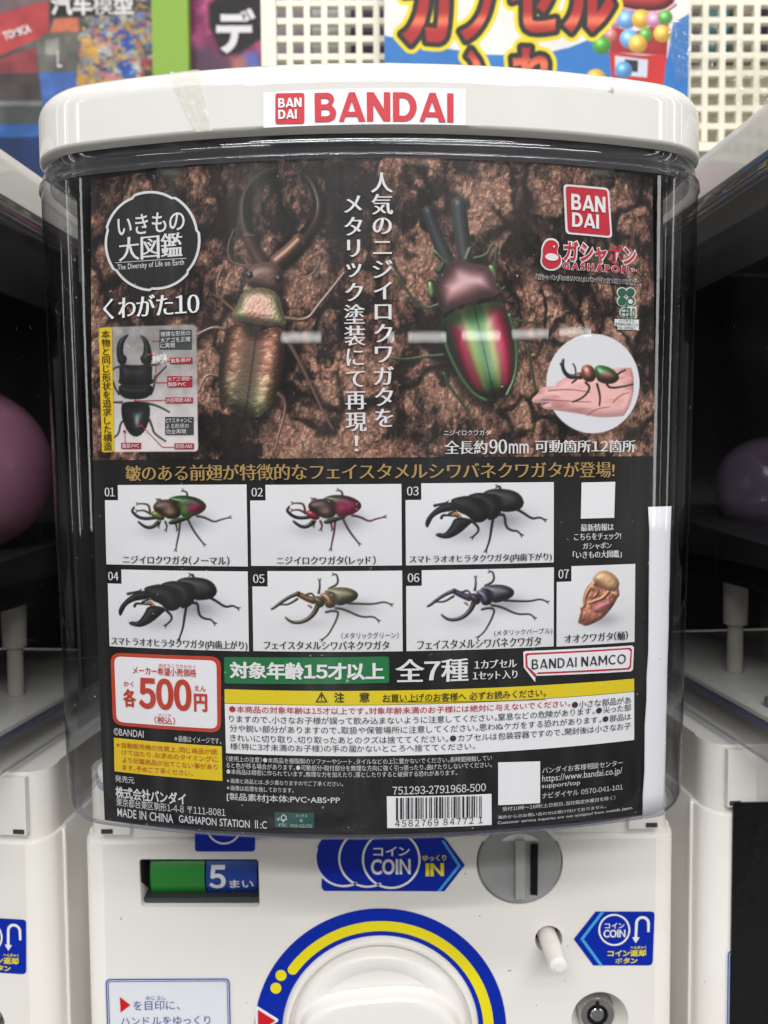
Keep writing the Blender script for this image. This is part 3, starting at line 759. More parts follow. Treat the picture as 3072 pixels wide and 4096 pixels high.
    p = Print(PANEL, hb); p.pxpoly(quadr([F1(885, -60), F1(1328, -60), F1(1328, 194), F1(885, 194)], 14)); p.obj('sticker_base', M_BLUE, st)
    p = Print(PANEL, hb + 0.0003); p.pxpoly(circ(*F1(1100, 10), 130 * .5425, 40), [circ(*F1(1100, 10), 116 * .5425, 40)]); p.obj('white_ring', M_WPRINT, st)
    # ---- coin slot
    st = sub('coin_slot')
    b = MB(); b.lathe((cs[0], yf, cs[1]), 'y', [(0.0038, rs), (0.0008, rs * 0.985), (-0.0006, rs * 0.955), (-0.0009, rs * 0.92), (-0.0004, rs * 0.86), (0.0002, rs * 0.6), (0.0003, rs * 0.2)], 56, True, True); b.obj('slot_plate', M_GREY, st, auto=40)
    x0, z0_ = PANEL.px(*F3(430, 88)); x1, z1_ = PANEL.px(*F3(490, 474))
    b = MB(); b.box(x0, x1, yf - 0.0032, yf - 0.0004, z1_, z0_); b.obj('slot_ridge', mat('slot_ridge_grey', (170, 172, 168), 0.3), st)
    p = Print(PANEL, 0.0011); p.pxpoly([F3(532, 118), F3(582, 118), F3(578, 460), F3(532, 455)]); p.obj('slot_opening', mat('slot_black', (6, 6, 6), 0.9), st)
    # ---- return button
    b = MB(); r_ = 0.0050; b.lathe((rb_c[0], yf, rb_c[1]), 'y', [(0.011, r_ * 1.02), (-0.0225, r_ * 0.97), (-0.0240, r_ * 0.9), (-0.0246, r_ * 0.72)], 32); b.lathe((rb_c[0] , yf, rb_c[1]), 'y', [(-0.0244, r_ * 0.5), (-0.0250, r_ * 0.46)], 24)
    b.obj('return_button', M_BODY, root, auto=40)
    b = MB(); b.lathe((rb_c[0], yf, rb_c[1]), 'y', [(0.0121, rbr * 1.05), (0.0135, rbr * 1.05)], 24); b.obj('button_well', M_DARK, root)
    # ---- return sticker
    st = sub('return_sticker')
    p = Print(PANEL, hb); p.pxpoly([F3(820, 755), F3(965, 572)] + [F3(x, y) for x, y in ((1335, 572), (1350, 576), (1357, 590), (1345, 905), (1338, 922), (1320, 930))] + [F3(950, 930)]); p.obj('sticker_base', M_BLUE, st)
    p = Print(PANEL, hb + 0.0003); p.pxpoly([F3(998, 574), F3(1022, 574), F3(886, 752), F3(1014, 928), F3(990, 928), F3(862, 752)]); p.obj('chevron', M_CYAN, st)
    p = Print(PANEL, hb + 0.0003); c_ = F3(1088, 692); p.pxpoly(circ(*c_, 106 * .6028, 44), [circ(*c_, 94 * .6028, 44)])
    p.text('コイン', *F3.box(1025, 1155, 645, 683), 0.02, 0.02); p.text('COIN', *F3.box(1016, 1162, 690, 742), 0.035, 0.02)
    u_ = [F3(1222, 740), F3(1226, 650)] + [F3(1275 - 49 * math.cos(t), 648 - 48 * math.sin(t)) for t in np.linspace(0, math.pi, 14)] + [F3(1322, 706), F3(1306, 706)] + [F3(1275 + 31 * math.cos(t), 650 - 32 * math.sin(t)) for t in np.linspace(0, math.pi, 14)] + [F3(1240, 740), F3(1256, 742), F3(1230, 780), F3(1206, 740)]
    p.pxpoly(u_); p.obj('white_marks', M_WPRINT, st)
    p = Print(PANEL, hb + 0.0003); p.text('コイン返却', *F3.box(1043, 1298, 824, 868), 0.035, 0.03); p.text('へんきゃく', *F3.box(1195, 1300, 797, 818), 0.03, 0.03); p.text('ボタン', *F3.box(1095, 1242, 877, 915), 0.035, 0.03); p.obj('yellow_text', M_YEL, st)
    # ---- lock
    st = sub('lock'); chrome = mat('lock_chrome', (205, 205, 206), 0.16, metal=1.0, noise=0.1, nscale=200)
    lc = PANEL.px(2392, 4066); R0 = 74 * 0.425 / FPX
    b = MB(); b.lathe((lk[0], yf, lk[1]), 'y', [(0.0102, lkr * 0.66), (0.0115, lkr * 0.66)], 40); b.obj('lock_well', mat('lock_well_metal', (140, 140, 138), 0.25, metal=0.8), st)
    b = MB(); b.lathe((lc[0], yf, lc[1]), 'y', [(0.0100, R0), (0.002, R0), (0.0012, R0 * 0.94), (0.0012, R0 * 0.60), (0.004, R0 * 0.58), (0.004, R0 * 0.40), (0.0014, R0 * 0.38), (0.0010, R0 * 0.34)], 48, False, True); b.obj('lock_barrel', chrome, st, auto=35)
    p = Print(PANEL, -0.0010); p.poly(circ(*lc, R0 * 0.58, 40) , False); pp = Print(PANEL, -0.0034)
    pp.loops([np.array(circ(*lc, R0 * 0.585, 40)), np.array(circ(*lc, R0 * 0.405, 40))]); pp.obj('key_ring', mat('key_black', (14, 14, 14), 0.6), st)
    b = MB(); b.box(lc[0] - R0 * 0.09, lc[0] + R0 * 0.09, yf + 0.0006, yf + 0.0011, lc[1] + R0 * 0.36, lc[1] + R0 * 0.80); b.obj('key_notch', MATS['key_black'], st)
    # ---- dial
    st = sub('dial_plate'); dc = PANEL.px(1522, 4123); k = 0.425 / FPX * 1.004
    px2 = lambda r: r * k
    p = Print(PANEL, hb); p.loops([np.array(circ(*dc, px2(519), 96)), np.array(circ(*dc, px2(405), 96))]); p.obj('blue_ring', M_BLUE, st)
    p = Print(PANEL, hb + 0.0003)
    A0, A1 = -75, 143.2
    p.poly(circ(*dc, px2(467), 70, None, A0, A1) + [(dc[0] + px2(446 + 0) * math.cos(math.radians(A1)) + px2(21) * math.cos(math.radians(A1 + 180 - 180 * j / 8)) , dc[1] + px2(446) * math.sin(math.radians(A1)) + px2(21) * math.sin(math.radians(A1 + 180 - 180 * j / 8))) for j in range(8, 9)] + circ(*dc, px2(425), 70, None, A0, A1)[::-1], False)
    e_ = (dc[0] + px2(446) * math.cos(math.radians(A1)), dc[1] + px2(446) * math.sin(math.radians(A1)))
    p.h = hb + 0.0004; p.poly(circ(*e_, px2(21), 20), False)
    for (x, y), r in ((F2(207, 993), 22), (F2(173, 1077), 22)): p.pxpoly(circ(x, y, r, 24))
    p.obj('yellow_marks', M_YEL, st)
    p = Print(PANEL, hb + 0.0005); p.pxpoly([F2(36, 1200), F2(52, 1196), F2(190, 1282), F2(186, 1298), F2(36, 1385)]); p.obj('pointer_border', M_WPRINT, st)
    p = Print(PANEL, hb + 0.0008); p.pxpoly([F2(54, 1216), F2(170, 1290), F2(54, 1366)]); p.obj('pointer', M_RED, st)
    sm_ = mat('scuff_grime', (120, 112, 98), 0.7); rs_ = random.Random(3)
    for (x, y), ln, an in ((F2(1525, 602), 7, 0.9), (F2(1428, 322), 9, 1.1), (F3(195, 600), 6, 0.2), (F3(780, 804), 9, 0.7), (F3(395, 966), 16, 0.1), (F3(760, 1032), 6, 0.3), (F3(575, 1196), 6, 0.8), (F3(730, 92), 8, 0.2), (F3(700, 300), 6, 0.6), (F1(490, 1222), 6, 0.4), (F1(1265, 1310), 6, 0.0), (F1(340, 690), 18, 1.3)):
        ca, sa = math.cos(an), math.sin(an); pl = []
        for i in range(12):
            a = 2 * math.pi * i / 12; r = rs_.uniform(0.6, 1.1); dx, dy = ln * 0.5 * r * math.cos(a), 1.9 * r * math.sin(a); pl.append((x + dx * ca - dy * sa, y - dx * sa - dy * ca))
        Print(PANEL, 0.00012).pxpoly(pl, cut=False).obj('scuff_mark', sm_, root)
    # ---- knob
    st = sub('knob')
    b = MB(); b.lathe((dc[0], yf, dc[1]), 'y', [(-0.0001, px2(405)), (-0.0022, px2(400)), (-0.0034, px2(390)), (-0.0034, px2(379)), (-0.0020, px2(374)), (0.0060, px2(371))], 96, False, False); b.obj('knob_collar', M_BODY, st, auto=40)
    b = MB(); b.lathe((dc[0], yf, dc[1]), 'y', [(0.0060, px2(364)), (-0.0040, px2(362)), (-0.0066, px2(352)), (-0.0078, px2(338)), (-0.0080, px2(300)), (-0.0072, px2(292)), (-0.0070, px2(285))], 96, False, True); b.obj('knob_disc', M_BODY, st, auto=40)
    # the grip: a raised bar across the disc, waisted, with rounded edges
    g = [(-0.0435, 0.000), (-0.0420, 0.0150), (-0.0350, 0.0235), (-0.0230, 0.0280), (-0.0080, 0.0300), (0.0120, 0.0312), (0.0240, 0.0296), (0.0340, 0.0245), (0.0415, 0.0150), (0.0435, 0.000)]
    top = [(x, z) for x, z in g]; bot = [(-x, -z) for x, z in g]
    gp = smooth_loop(np.array(top + bot[1:-1]), 2)
    V = []; F = []; ng = len(gp)
    levels = [(-0.0072, 1.03), (-0.0095, 1.0), (-0.0135, 0.985), (-0.0150, 0.965), (-0.0158, 0.93), (-0.0162, 0.86)]
    for y, s_ in levels: V += [(dc[0] + q[0] * s_, yf + y, dc[1] - 0.0020 + q[1] * (s_ - 0.02 * 0)) for q in gp]
    for j in range(len(levels) - 1): F += [(j * ng + i, j * ng + (i + 1) % ng, (j + 1) * ng + (i + 1) % ng, (j + 1) * ng + i) for i in range(ng)]
    F.append(tuple((len(levels) - 1) * ng + i for i in range(ng)))
    meshobj('grip', V, F, M_BODY, st, auto=24)
    # ---- instruction sticker
    st = sub('instruction_sticker'); ib = mat('navy_print', (34, 70, 140), 0.4)
    q = [F1(228, 1130), F1(1142, 1126), F1(1160, 1900), F1(250, 1900)]
    def inset(q, d): c = np.mean(np.array(q), 0); return [(x + (d if x < c[0] else -d), y + (d if y < c[1] else -d)) for x, y in q]
    p = Print(PANEL, hb); p.pxpoly(quadr(inset(q, -6), 24)); p.obj('sticker_base', mat('sticker_white', (226, 230, 238), 0.3), st)
    p = Print(PANEL, hb + 0.0003)
    for d0, d1, r0 in ((0, 5, 22), (9, 12, 16)): p.pxpoly(quadr(inset(q, d0), r0), [quadr(inset(q, d1), r0 - 3)])
    p.text('を目印に、', *F1.box(432, 775, 1290, 1360)); p.text('めじるし', *F1.box(525, 672, 1255, 1284)); p.text('ハンドルをゆっくり', *F1.box(340, 1000, 1405, 1472)); p.text('まわしてください', *F1.box(340, 960, 1530, 1600)); p.obj('navy_text', ib, st)
    p = Print(PANEL, hb + 0.0003); p.pxpoly([F1(332, 1262), F1(412, 1322), F1(338, 1378)]); p.obj('red_triangle', M_RED, st)
    # ---- maker's sticker on the lid
    st = sub('logo_sticker')
    p = Print(LIDS, 0.0003); p.pxpoly(quadr([(1054, 371), (1862, 357), (1862, 502), (1054, 512)], 5)); p.obj('sticker_base', mat('sticker_gloss_white', (232, 234, 240), 0.4), st)
    p = Print(LIDS, 0.0006); p.pxpoly(quadr([(1102, 376), (1218, 374), (1218, 496), (1102, 498)], 10)); p.text(logo('BANDAI'), 1259, 1814, 371, 487); p.obj('red_mark', mat('logo_red', (196, 20, 42), 0.45), st)
    p = Print(LIDS, 0.0009); p.text(logo('BAN'), 1114, 1207, 396, 433); p.text(logo('DAI'), 1114, 1188, 442, 479); p.obj('white_letters', M_WPRINT, st)
    return root

MACH = build_machine()
def children(o): return [c for c in COL.objects if c.parent == o]
def copy_tree(o, parent=None, skip=()):
    c = o.copy(); COL.objects.link(c)
    if parent is not None: c.parent = parent
    for ch in children(o):
        if ch.name.split('.')[0] not in skip: copy_tree(ch, c, skip)
    return c
NB = []
for sx, lab in ((-1, 'white capsule toy machine with one large pink capsule in its bin'), (1, 'white capsule toy machine with a black sheet over its front')):
    c = copy_tree(MACH, None, ('poster_clip',)); c['label'] = lab; c.rotation_euler = (0, 0, math.radians(-6.0 if sx < 0 else 4.0)); c.location = (-0.343, 0.012, 0.002) if sx < 0 else (0.340, 0.010, 0.0115); NB.append(c)
# tape across the lid of the middle machine
def tape():
    V = []; F = []; n = 34; nn_ = 12
    for i in range(n):
        t = i / (n - 1); xl = 655 + 125 * t ** 1.15; xr = 775 + 78 * t
        for j in range(13):
            q = (xl + (xr - xl) * j / 12, 340 + (545 - 340) * max(0.0, (i - nn_) / (n - 1 - nn_)))
            u, v = lid_px(*q); w = 0.0003 + 0.0014 * abs(fbm(np.array([q[0] / 26.0 + t * 2]), np.array([t * 9.0]), 4)[0] - 0.5)
            if i < nn_:
                th = 1.15 * (1 - i / nn_); V.append((u, lidY(u) + 0.024 * (1 - math.cos(th)) - w * math.cos(th), 0.1982 + 0.0135 * math.sin(th) + w * math.sin(th)))
            else: V.append((u, lidY(u) - w, 0.1982 + (0.1800 - 0.1982) * (i - nn_) / (n - 1 - nn_)))
    for i in range(n - 1):
        for j in range(12): F.append((i * 13 + j, i * 13 + j + 1, (i + 1) * 13 + j + 1, (i + 1) * 13 + j))
    m = bpy.data.materials.new('yellowed_tape'); m.use_nodes = True; bb = m.node_tree.nodes['Principled BSDF']
    bb.inputs['Base Color'].default_value = (*srgb((232, 230, 218)), 1); bb.inputs['Alpha'].default_value = 0.38; bb.inputs['Roughness'].default_value = 0.12
    return meshobj('tape_strip', V, F, m, MACH, smooth=True)
tape()
# black sheet on the right machine's front
q = [at(2928, 3206, Y_PANEL), at(2916, 4096, Y_PANEL)]
b = MB(); b.box(q[0][0], q[0][0] + 0.22, Y_PANEL - 0.0016, Y_PANEL - 0.0006, Z_COUNTER + 0.01, q[0][2])
tag(b.obj('black_sheet', mat('black_gloss_card', (10, 12, 13), 0.12, bump=0.25, nscale=120, noise=0.2)), 'glossy black sheet stuck to the front of the right machine', 'sheet')
# dark insert cards in the neighbours' bins
for o, sx in zip(NB, (-1, 1)):
    us = np.linspace(-0.118, 0.118, 25); V = []; F = []
    for z in (-0.112, 0.165): V += [(u, 0.0005 + K0 * u * u, z) for u in us]
    for i in range(24): F.append((i, i + 1, 25 + i + 1, 25 + i))
    meshobj('insert_card', V, F, mat('insert_dark_card', (40, 38, 40), 0.5), o)
# capsules
def capsule(name, c, R, m, label):
    t = empty(name, label, 'capsule', (c[0], c[1], c[2] - R))
    def half(nm, a0, a1, rr, mm):
        b = MB(); b.lathe((0, 0, R), 'z', [(rr * math.sin(a), rr * math.cos(a)) for a in np.linspace(a0, a1, 15)], 40, False, False); o = b.obj(nm, mm, t, smooth=True); return o
    half('upper_shell', 0.04, math.pi / 2 - 0.01, R, m); half('lower_shell', -math.pi / 2 + 0.01, 0.04, R, m)
    t.rotation_euler = (0.5, 0.35, 0.2) if False else (0, 0, 0)
    return t
zt_ = lambda y: -0.0119 + (y - 0.05) / 0.22 * 0.016
capsule('toy_capsule', (-0.2465, 0.15, zt_(0.15) + 0.0500), 0.0498, M_PINK, 'large pink toy capsule in the bin of the left machine')
capsule('toy_capsule', (0.2545, 0.19, zt_(0.19) + 0.0325), 0.0320, M_LILAC, 'small dim lilac toy capsule in the bin of the right machine')

# ================================================================== THE POSTER
POST = empty('beetle_poster', 'black poster of stag beetle figures with bark photograph, behind the clear bin front', 'poster', (0, 0, 0))
V0, V1 = -0.1140, 0.1705; VB = P(1317, 1832)[1]
UL, UR = -0.1245, 0.1218
WHT, BLK = (238, 238, 241), (24, 24, 26)
def sheet(u0, u1, v0, v1, h, nu, nv): 
    us = np.linspace(u0, u1, nu); vs = np.linspace(v0, v1, nv)
    return [POSTER.f(u, v, h) for v in vs for u in us], [(j * nu + i, j * nu + i + 1, (j + 1) * nu + i + 1, (j + 1) * nu + i) for j in range(nv - 1) for i in range(nu - 1)]
V, F = sheet(UL, UR, V0, V1, 0.0, 60, 30); meshobj('card', V, F, ink((21, 21, 23)), POST, smooth=True)

# ---- the bark photograph with two beetles, the anatomy inset and the hand
PH = Picture(UL, UR, VB, V1, 0.00034)
X, Y = (PH.U + 0.2) * 100, PH.V * 100          # centimetres
wx = fbm(X * 0.9, Y * 0.9, 4, 3.0) - 0.5; wy = fbm(X * 0.9, Y * 0.9, 4, 31.0) - 0.5
Xw, Yw = X + 1.1 * wx, Y + 1.1 * wy
def cells(sx, sy, n, seed):                    # distances to the nearest and second nearest seed, value of the nearest
    r = np.random.default_rng(seed); px_ = r.uniform(X.min() - 1, X.max() + 1, n); py_ = r.uniform(Y.min() - 1, Y.max() + 1, n); val = r.random(n)
    f1 = np.full(X.shape, 1e9); f2 = f1.copy(); v = np.zeros(X.shape)
    for i in range(n):
        d = ((Xw - px_[i]) * sx) ** 2 + ((Yw - py_[i]) * sy) ** 2
        near = d < f1; f2 = np.where(near, f1, np.minimum(f2, d)); v = np.where(near, val[i], v); f1 = np.where(near, d, f1)
    return np.sqrt(f1), np.sqrt(f2), v
f1, f2, pv = cells(1.0, 0.62, 130, 3); g1_, g2_, qv = cells(1.0, 0.70, 1100, 5)
crack = 1 - sstep(0.03, 0.34, f2 - f1 + 0.22 * (fbm(X * 2, Y * 2, 4, 60.0) - 0.5)); crack2 = 1 - sstep(0.0, 0.12, g2_ - g1_)
fine = fbm(X * 9, Y * 8, 5, 9.0, 0.66); mid = fbm(X * 2.8 + wx, Y * 2.3 + wy, 5, 13.0, 0.62); low = fbm(X * 0.42, Y * 0.42, 3, 21.0)
fib = fbm(X * 11 + 2 * wx, Y * 3.2, 4, 41.0, 0.6)
Hh = 0.22 * (pv - 0.5) + 0.22 * (qv - 0.5) * sstep(0.35, 0.6, mid) + 0.75 * mid + 0.60 * fine + 0.55 * fib - 0.42 * crack - 0.10 * crack2
gy, gx = np.gradient(Hh, 0.034)
li = np.clip(0.55 + 0.062 * (gx * 0.6 - gy * 0.8), 0.08, 1.2)
tone = np.clip(0.38 + 0.60 * (pv - 0.5) + 1.5 * (mid - 0.5) + 0.9 * (fine - 0.5) + 0.5 * (fib - 0.5) + 1.9 * (low - 0.5) + 0.30 * (qv - 0.5), 0, 1)
dark, midc, lite, pale = (np.array(c) / 255 for c in ((36, 26, 24), (102, 69, 58), (152, 105, 86), (204, 158, 131)))
C = dark + (midc - dark) * sstep(0.02, 0.42, tone)[..., None]
C = C + (lite - C) * sstep(0.40, 0.72, tone)[..., None]
C = C + (pale - C) * (sstep(0.66, 0.95, tone) * sstep(0.45, 0.7, fine))[..., None]
C = C * (0.50 + 0.85 * li)[..., None] * (1 - 0.74 * crack * sstep(0.34, 0.54, fbm(X * 0.5, Y * 0.5, 3, 91.0)))[..., None] * (1 - 0.25 * crack2)[..., None]
grey = C.mean(-1, keepdims=True)
PH.C = np.clip(C * 0.84 + grey * 0.16 * np.array([1.04, 1, 0.98]), 0, 1)
pxs = lambda f: (lambda L: [P(*f(*p)) for p in L])
c2, c3, c4, c1 = pxs(C2), pxs(C3), pxs(C4), pxs(C1)
mm = 0.001
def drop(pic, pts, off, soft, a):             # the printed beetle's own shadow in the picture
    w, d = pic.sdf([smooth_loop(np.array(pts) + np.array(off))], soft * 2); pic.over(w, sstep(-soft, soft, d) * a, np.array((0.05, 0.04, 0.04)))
# left: copper stag beetle
mandL = c2([(600, 790), (545, 700), (510, 610), (478, 500), (470, 390), (495, 290), (555, 205), (630, 155), (680, 140)])
mandR = c2([(715, 785), (800, 715), (872, 640), (935, 560), (985, 470), (998, 380), (975, 285), (935, 210), (890, 165)])
head = c2([(560, 800), (640, 785), (720, 800), (755, 860), (745, 950), (720, 1000), (640, 990), (560, 965), (500, 950), (495, 880), (520, 830)])
thor = c2([(470, 1000), (560, 965), (640, 970), (720, 1005), (745, 1080), (772, 1180), (785, 1228), (690, 1238), (600, 1228), (520, 1210), (440, 1195), (392, 1155), (430, 1110), (450, 1050)])
elyL = c2([(365, 1245), (470, 1208), (540, 1268), (572, 1288), (640, 1255), (740, 1240), (775, 1300), (772, 1400), (752, 1560), (722, 1700), (672, 1800), (600, 1872), (545, 1878), (480, 1855), (400, 1832), (340, 1772), (308, 1660), (303, 1560), (323, 1420), (348, 1310)])
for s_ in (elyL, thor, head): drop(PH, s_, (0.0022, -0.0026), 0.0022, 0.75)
legc = (86, 62, 52)
for L, r in (([(760, 1180), (930, 1200), (1000, 1100), (1090, 990), (1190, 860)], 1.0), ([(780, 1330), (840, 1420), (930, 1600), (985, 1720), (1050, 1860), (1110, 1960)], 1.0), ([(700, 1690), (780, 1760), (770, 1870), (725, 2010), (705, 2110)], 0.9),
             ([(420, 1130), (350, 1070), (290, 1010), (300, 900), (345, 800)], 0.7), ([(350, 1260), (270, 1240), (150, 1300)], 0.9), ([(310, 1590), (270, 1580), (215, 1580), (165, 1700)], 0.8),
             ([(500, 815), (385, 790), (365, 680), (415, 560)], 0.45), ([(750, 850), (830, 870), (910, 910), (990, 850), (1020, 760)], 0.5)):
    PH.limb(c2(L), r * 0.95 * mm, r * 0.45 * mm, (116, 88, 78), gloss=0.45)
drop(PH, circ(*np.mean(mandR, 0), 0.001, 8), (0, 0), 0.001, 0.0)
for M_, off_ in ((mandL, 0.0016), (mandR, 0.0018)): PH.limb(np.array(M_) + np.array((off_, -0.0016)), 2.9 * mm, 1.0 * mm, (26, 20, 19), gloss=0.0, soft=0.0016)
PH.limb(mandL, 2.7 * mm, 0.45 * mm, (64, 48, 42), gloss=0.16, L=(-0.7, 0.2, 0.6)); PH.limb(mandR, 3.3 * mm, 0.5 * mm, (50, 39, 36), gloss=0.36, L=(0.8, 0.2, 0.5), p=26)
PH.limb(mandL[:3], 2.7 * mm, 2.2 * mm, (92, 62, 50), gloss=0.25); PH.limb(mandR[:3], 3.2 * mm, 2.9 * mm, (112, 76, 58), gloss=0.4)
PH.limb(c2([(905, 660), (865, 590)]), 1.0 * mm, 0.3 * mm, (80, 60, 50)); PH.limb(c2([(500, 605), (560, 600)]), 0.8 * mm, 0.3 * mm, (90, 70, 60))
def mixc(a, b, t): return np.array(a) / 255 * (1 - t[..., None]) + np.array(b) / 255 * t[..., None]
cen = np.mean(head, 0)
PH.solid(head, lambda U, V: mixc((124, 92, 84), (150, 138, 112), sstep(0.004, 0.011, np.hypot(U - cen[0], V - cen[1])) * (0.5 + fbm(U * 900, V * 900, 3))), 5 * mm, gloss=0.22, rim=0.7, bump=lambda U, V: 0.0002 * fbm(U * 1500, V * 1500, 4))
for q in ((525, 880), (728, 905)): PH.solid(circ(*P(*C2(*q)), 1.5 * mm, 14), (22, 18, 18), gloss=0.6)
cen = np.mean(thor, 0)
PH.solid(thor, lambda U, V: mixc((150, 108, 92), (150, 146, 106), sstep(0.004, 0.010, np.hypot((U - cen[0]) * 1.2, V - cen[1])) ), 5 * mm, gloss=0.34, rim=0.7, bump=lambda U, V: 0.0005 * fbm(U * 1300, V * 1000, 4), p=8, L=(-0.2, 0.3, 0.9))
a_, b_ = np.array(P(*C2(572, 1290))), np.array(P(*C2(497, 1850)))
def elycol(U, V):
    L_ = np.linalg.norm(b_ - a_); t = ((U - a_[0]) * (b_ - a_)[0] + (V - a_[1]) * (b_ - a_)[1]) / L_ ** 2
    side = ((U - a_[0]) * (b_ - a_)[1] - (V - a_[1]) * (b_ - a_)[0]) / L_
    wr = fbm(U * 420 + V * 380, V * 900 - U * 260, 4, 4.0) - 0.5
    c = mixc((150, 96, 74), (128, 120, 84), sstep(0.2, 0.95, t + 0.4 * wr))
    band = np.exp(-((side + 0.0062 + 0.001 * wr) / 0.0032) ** 2) + 0.75 * np.exp(-((side - 0.0085 + 0.001 * wr) / 0.0030) ** 2)
    c = c * (0.46 + 0.62 * band + 1.1 * wr * band)[..., None]
    c = c + (np.array((206, 186, 160)) / 255 - c) * (np.clip(wr - 0.03, 0, 1) * 2.4 * band)[..., None]
    c = c + (np.array((104, 104, 66)) / 255 - c) * (sstep(0.0125, 0.0165, np.abs(side + 0.001)) * 0.6)[..., None]
    return np.clip(c * (1 - 0.6 * np.exp(-(side / 0.00045) ** 2))[..., None], 0, 1)
PH.solid(elyL, elycol, 7 * mm, gloss=0.14, p=9, bump=lambda U, V: 0.00030 * np.abs(fbm(U * 420 + V * 380, V * 900 - U * 260, 4, 4.0) - 0.5) * 2, amb=0.62, L=(0.15, 0.3, 0.9), rim=0.75)
# right: rainbow stag beetle
pron = c3([(880, 775), (960, 765), (1010, 795), (1110, 805), (1150, 830), (1190, 880), (1208, 975), (1215, 1020), (1120, 1040), (1040, 1060), (960, 1085), (880, 1122), (830, 1148), (800, 1090), (762, 1000), (765, 920), (820, 870), (845, 820)])
elyR = c3([(818, 1215), (868, 1155), (950, 1122), (1010, 1105), (1100, 1078), (1190, 1062), (1250, 1082), (1290, 1150), (1322, 1260), (1348, 1390), (1348, 1530), (1322, 1640), (1270, 1722), (1200, 1762), (1130, 1762), (1050, 1722), (980, 1642), (910, 1520), (853, 1390), (826, 1290)])
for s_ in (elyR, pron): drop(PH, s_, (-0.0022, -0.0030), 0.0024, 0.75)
lg = (62, 76, 50)
for L in ([(800, 1085), (700, 1120), (620, 1060), (540, 930), (480, 870)], [(830, 1440), (700, 1450), (580, 1472), (460, 1460)], [(835, 1570), (870, 1660), (950, 1760), (1010, 1850), (1030, 1925)], [(1020, 765), (1140, 742), (1172, 655), (1200, 690)], [(1205, 690), (1195, 780), (1185, 850)], [(1210, 950), (1240, 990), (1262, 960)]):
    PH.limb(c3(L), 0.75 * mm, 0.4 * mm, lg, gloss=0.25)
PH.limb(c4([(60, 1045), (140, 1062), (240, 1072)]), 0.7 * mm, 0.4 * mm, lg); PH.limb(c4([(170, 1215), (195, 1350), (222, 1500)]), 0.8 * mm, 0.5 * mm, (66, 78, 48))
PH.limb(c3([(865, 790), (800, 650), (748, 510), (722, 430)]), 3.2 * mm, 2.2 * mm, (58, 62, 66), gloss=0.25); PH.limb(c3([(985, 755), (965, 620), (945, 470), (938, 385)]), 3.3 * mm, 3.2 * mm, (66, 70, 72), gloss=0.25)
PH.limb(c3([(860, 800), (810, 750), (770, 715)]), 2.0 * mm, 0.8 * mm, (60, 74, 50), gloss=0.4); PH.limb(c3([(990, 770), (1000, 730), (1020, 690)]), 1.8 * mm, 0.7 * mm, (60, 74, 50), gloss=0.4); PH.limb(c3([(800, 850), (830, 800)]), 1.6 * mm, 1.2 * mm, (52, 66, 44))
PH.solid(c3([(722, 940), (740, 918), (765, 960), (768, 1030), (740, 1035), (722, 990)]), (120, 158, 92), gloss=0.4); PH.solid(c3([(1140, 815), (1180, 805), (1205, 860), (1200, 930), (1180, 900)]), (112, 150, 88), gloss=0.35)
pc = np.array(P(*C3(1000, 930)))
PH.solid(pron, lambda U, V: mixc((136, 90, 94), (84, 112, 58), np.clip(sstep(-0.0082, -0.0112, (V - pc[1]) - 0.30 * (U - pc[0])) * 0.9 + 0.55 * sstep(0.0112, 0.0138, np.abs(U - pc[0])), 0, 1)) * (0.80 + 0.35 * np.exp(-(((U - pc[0] + 0.004) / 0.006) ** 2 + ((V - pc[1] + 0.005) / 0.004) ** 2)))[..., None], 9 * mm, gloss=0.38, p=8, bump=lambda U, V: 0.0006 * fbm(U * 120, V * 120, 2), L=(0.2, 0.2, 0.9))
a2, b2 = np.array(P(*C3(1045, 1090))), np.array(P(*C3(1195, 1760)))
def rain(U, V):
    ax = (b2 - a2) / np.linalg.norm(b2 - a2); t = ((U - a2[0]) * ax[0] + (V - a2[1]) * ax[1]) / np.linalg.norm(b2 - a2)
    s_ = (U - a2[0]) * (-ax[1]) + (V - a2[1]) * ax[0]          # across, metres
    wdt = 0.0152 * np.sqrt(np.clip(1 - np.clip((t - 0.30) / 0.74, 0, 1) ** 2.2, 0.02, 1))
    r = np.abs(s_) / wdt; n = 0.12 * (fbm(U * 260, V * 160, 3) - 0.5)
    red = np.exp(-((r - 0.62 + n) / np.where(s_ > 0, 0.27, 0.24)) ** 2) * sstep(0.02, 0.22, t + n + np.where(s_ > 0, 0.05, -0.02))
    c = mixc((40, 82, 44), (94, 134, 62), np.exp(-((r - 0.30) / 0.16) ** 2) * sstep(0.05, 0.35, t))
    c = c + (np.array((196, 164, 92)) / 255 - c) * (np.exp(-((r - 0.34 + n) / 0.10) ** 2) * 0.32)[..., None]
    c = c + (mixc((120, 26, 48), (196, 44, 84), np.exp(-((r - 0.52) / 0.14) ** 2) * sstep(0.1, 0.4, t)) - c) * np.clip(red * 1.05, 0, 1)[..., None]
    c = c + (np.array((20, 48, 26)) / 255 - c) * (sstep(0.84, 1.02, r) * 0.9)[..., None]
    c = c + (np.array((18, 34, 22)) / 255 - c) * (np.exp(-(((t - 0.93) / 0.06) ** 2)) * 0.85)[..., None]
    return c * (1 - 0.6 * np.exp(-(s_ / 0.00035) ** 2))[..., None]
PH.solid(elyR, rain, 12 * mm, gloss=0.36, p=12, L=(0.12, 0.35, 0.9), amb=0.45, bump=lambda U, V: 0.00005 * fbm(U * 1400, V * 1400, 3))
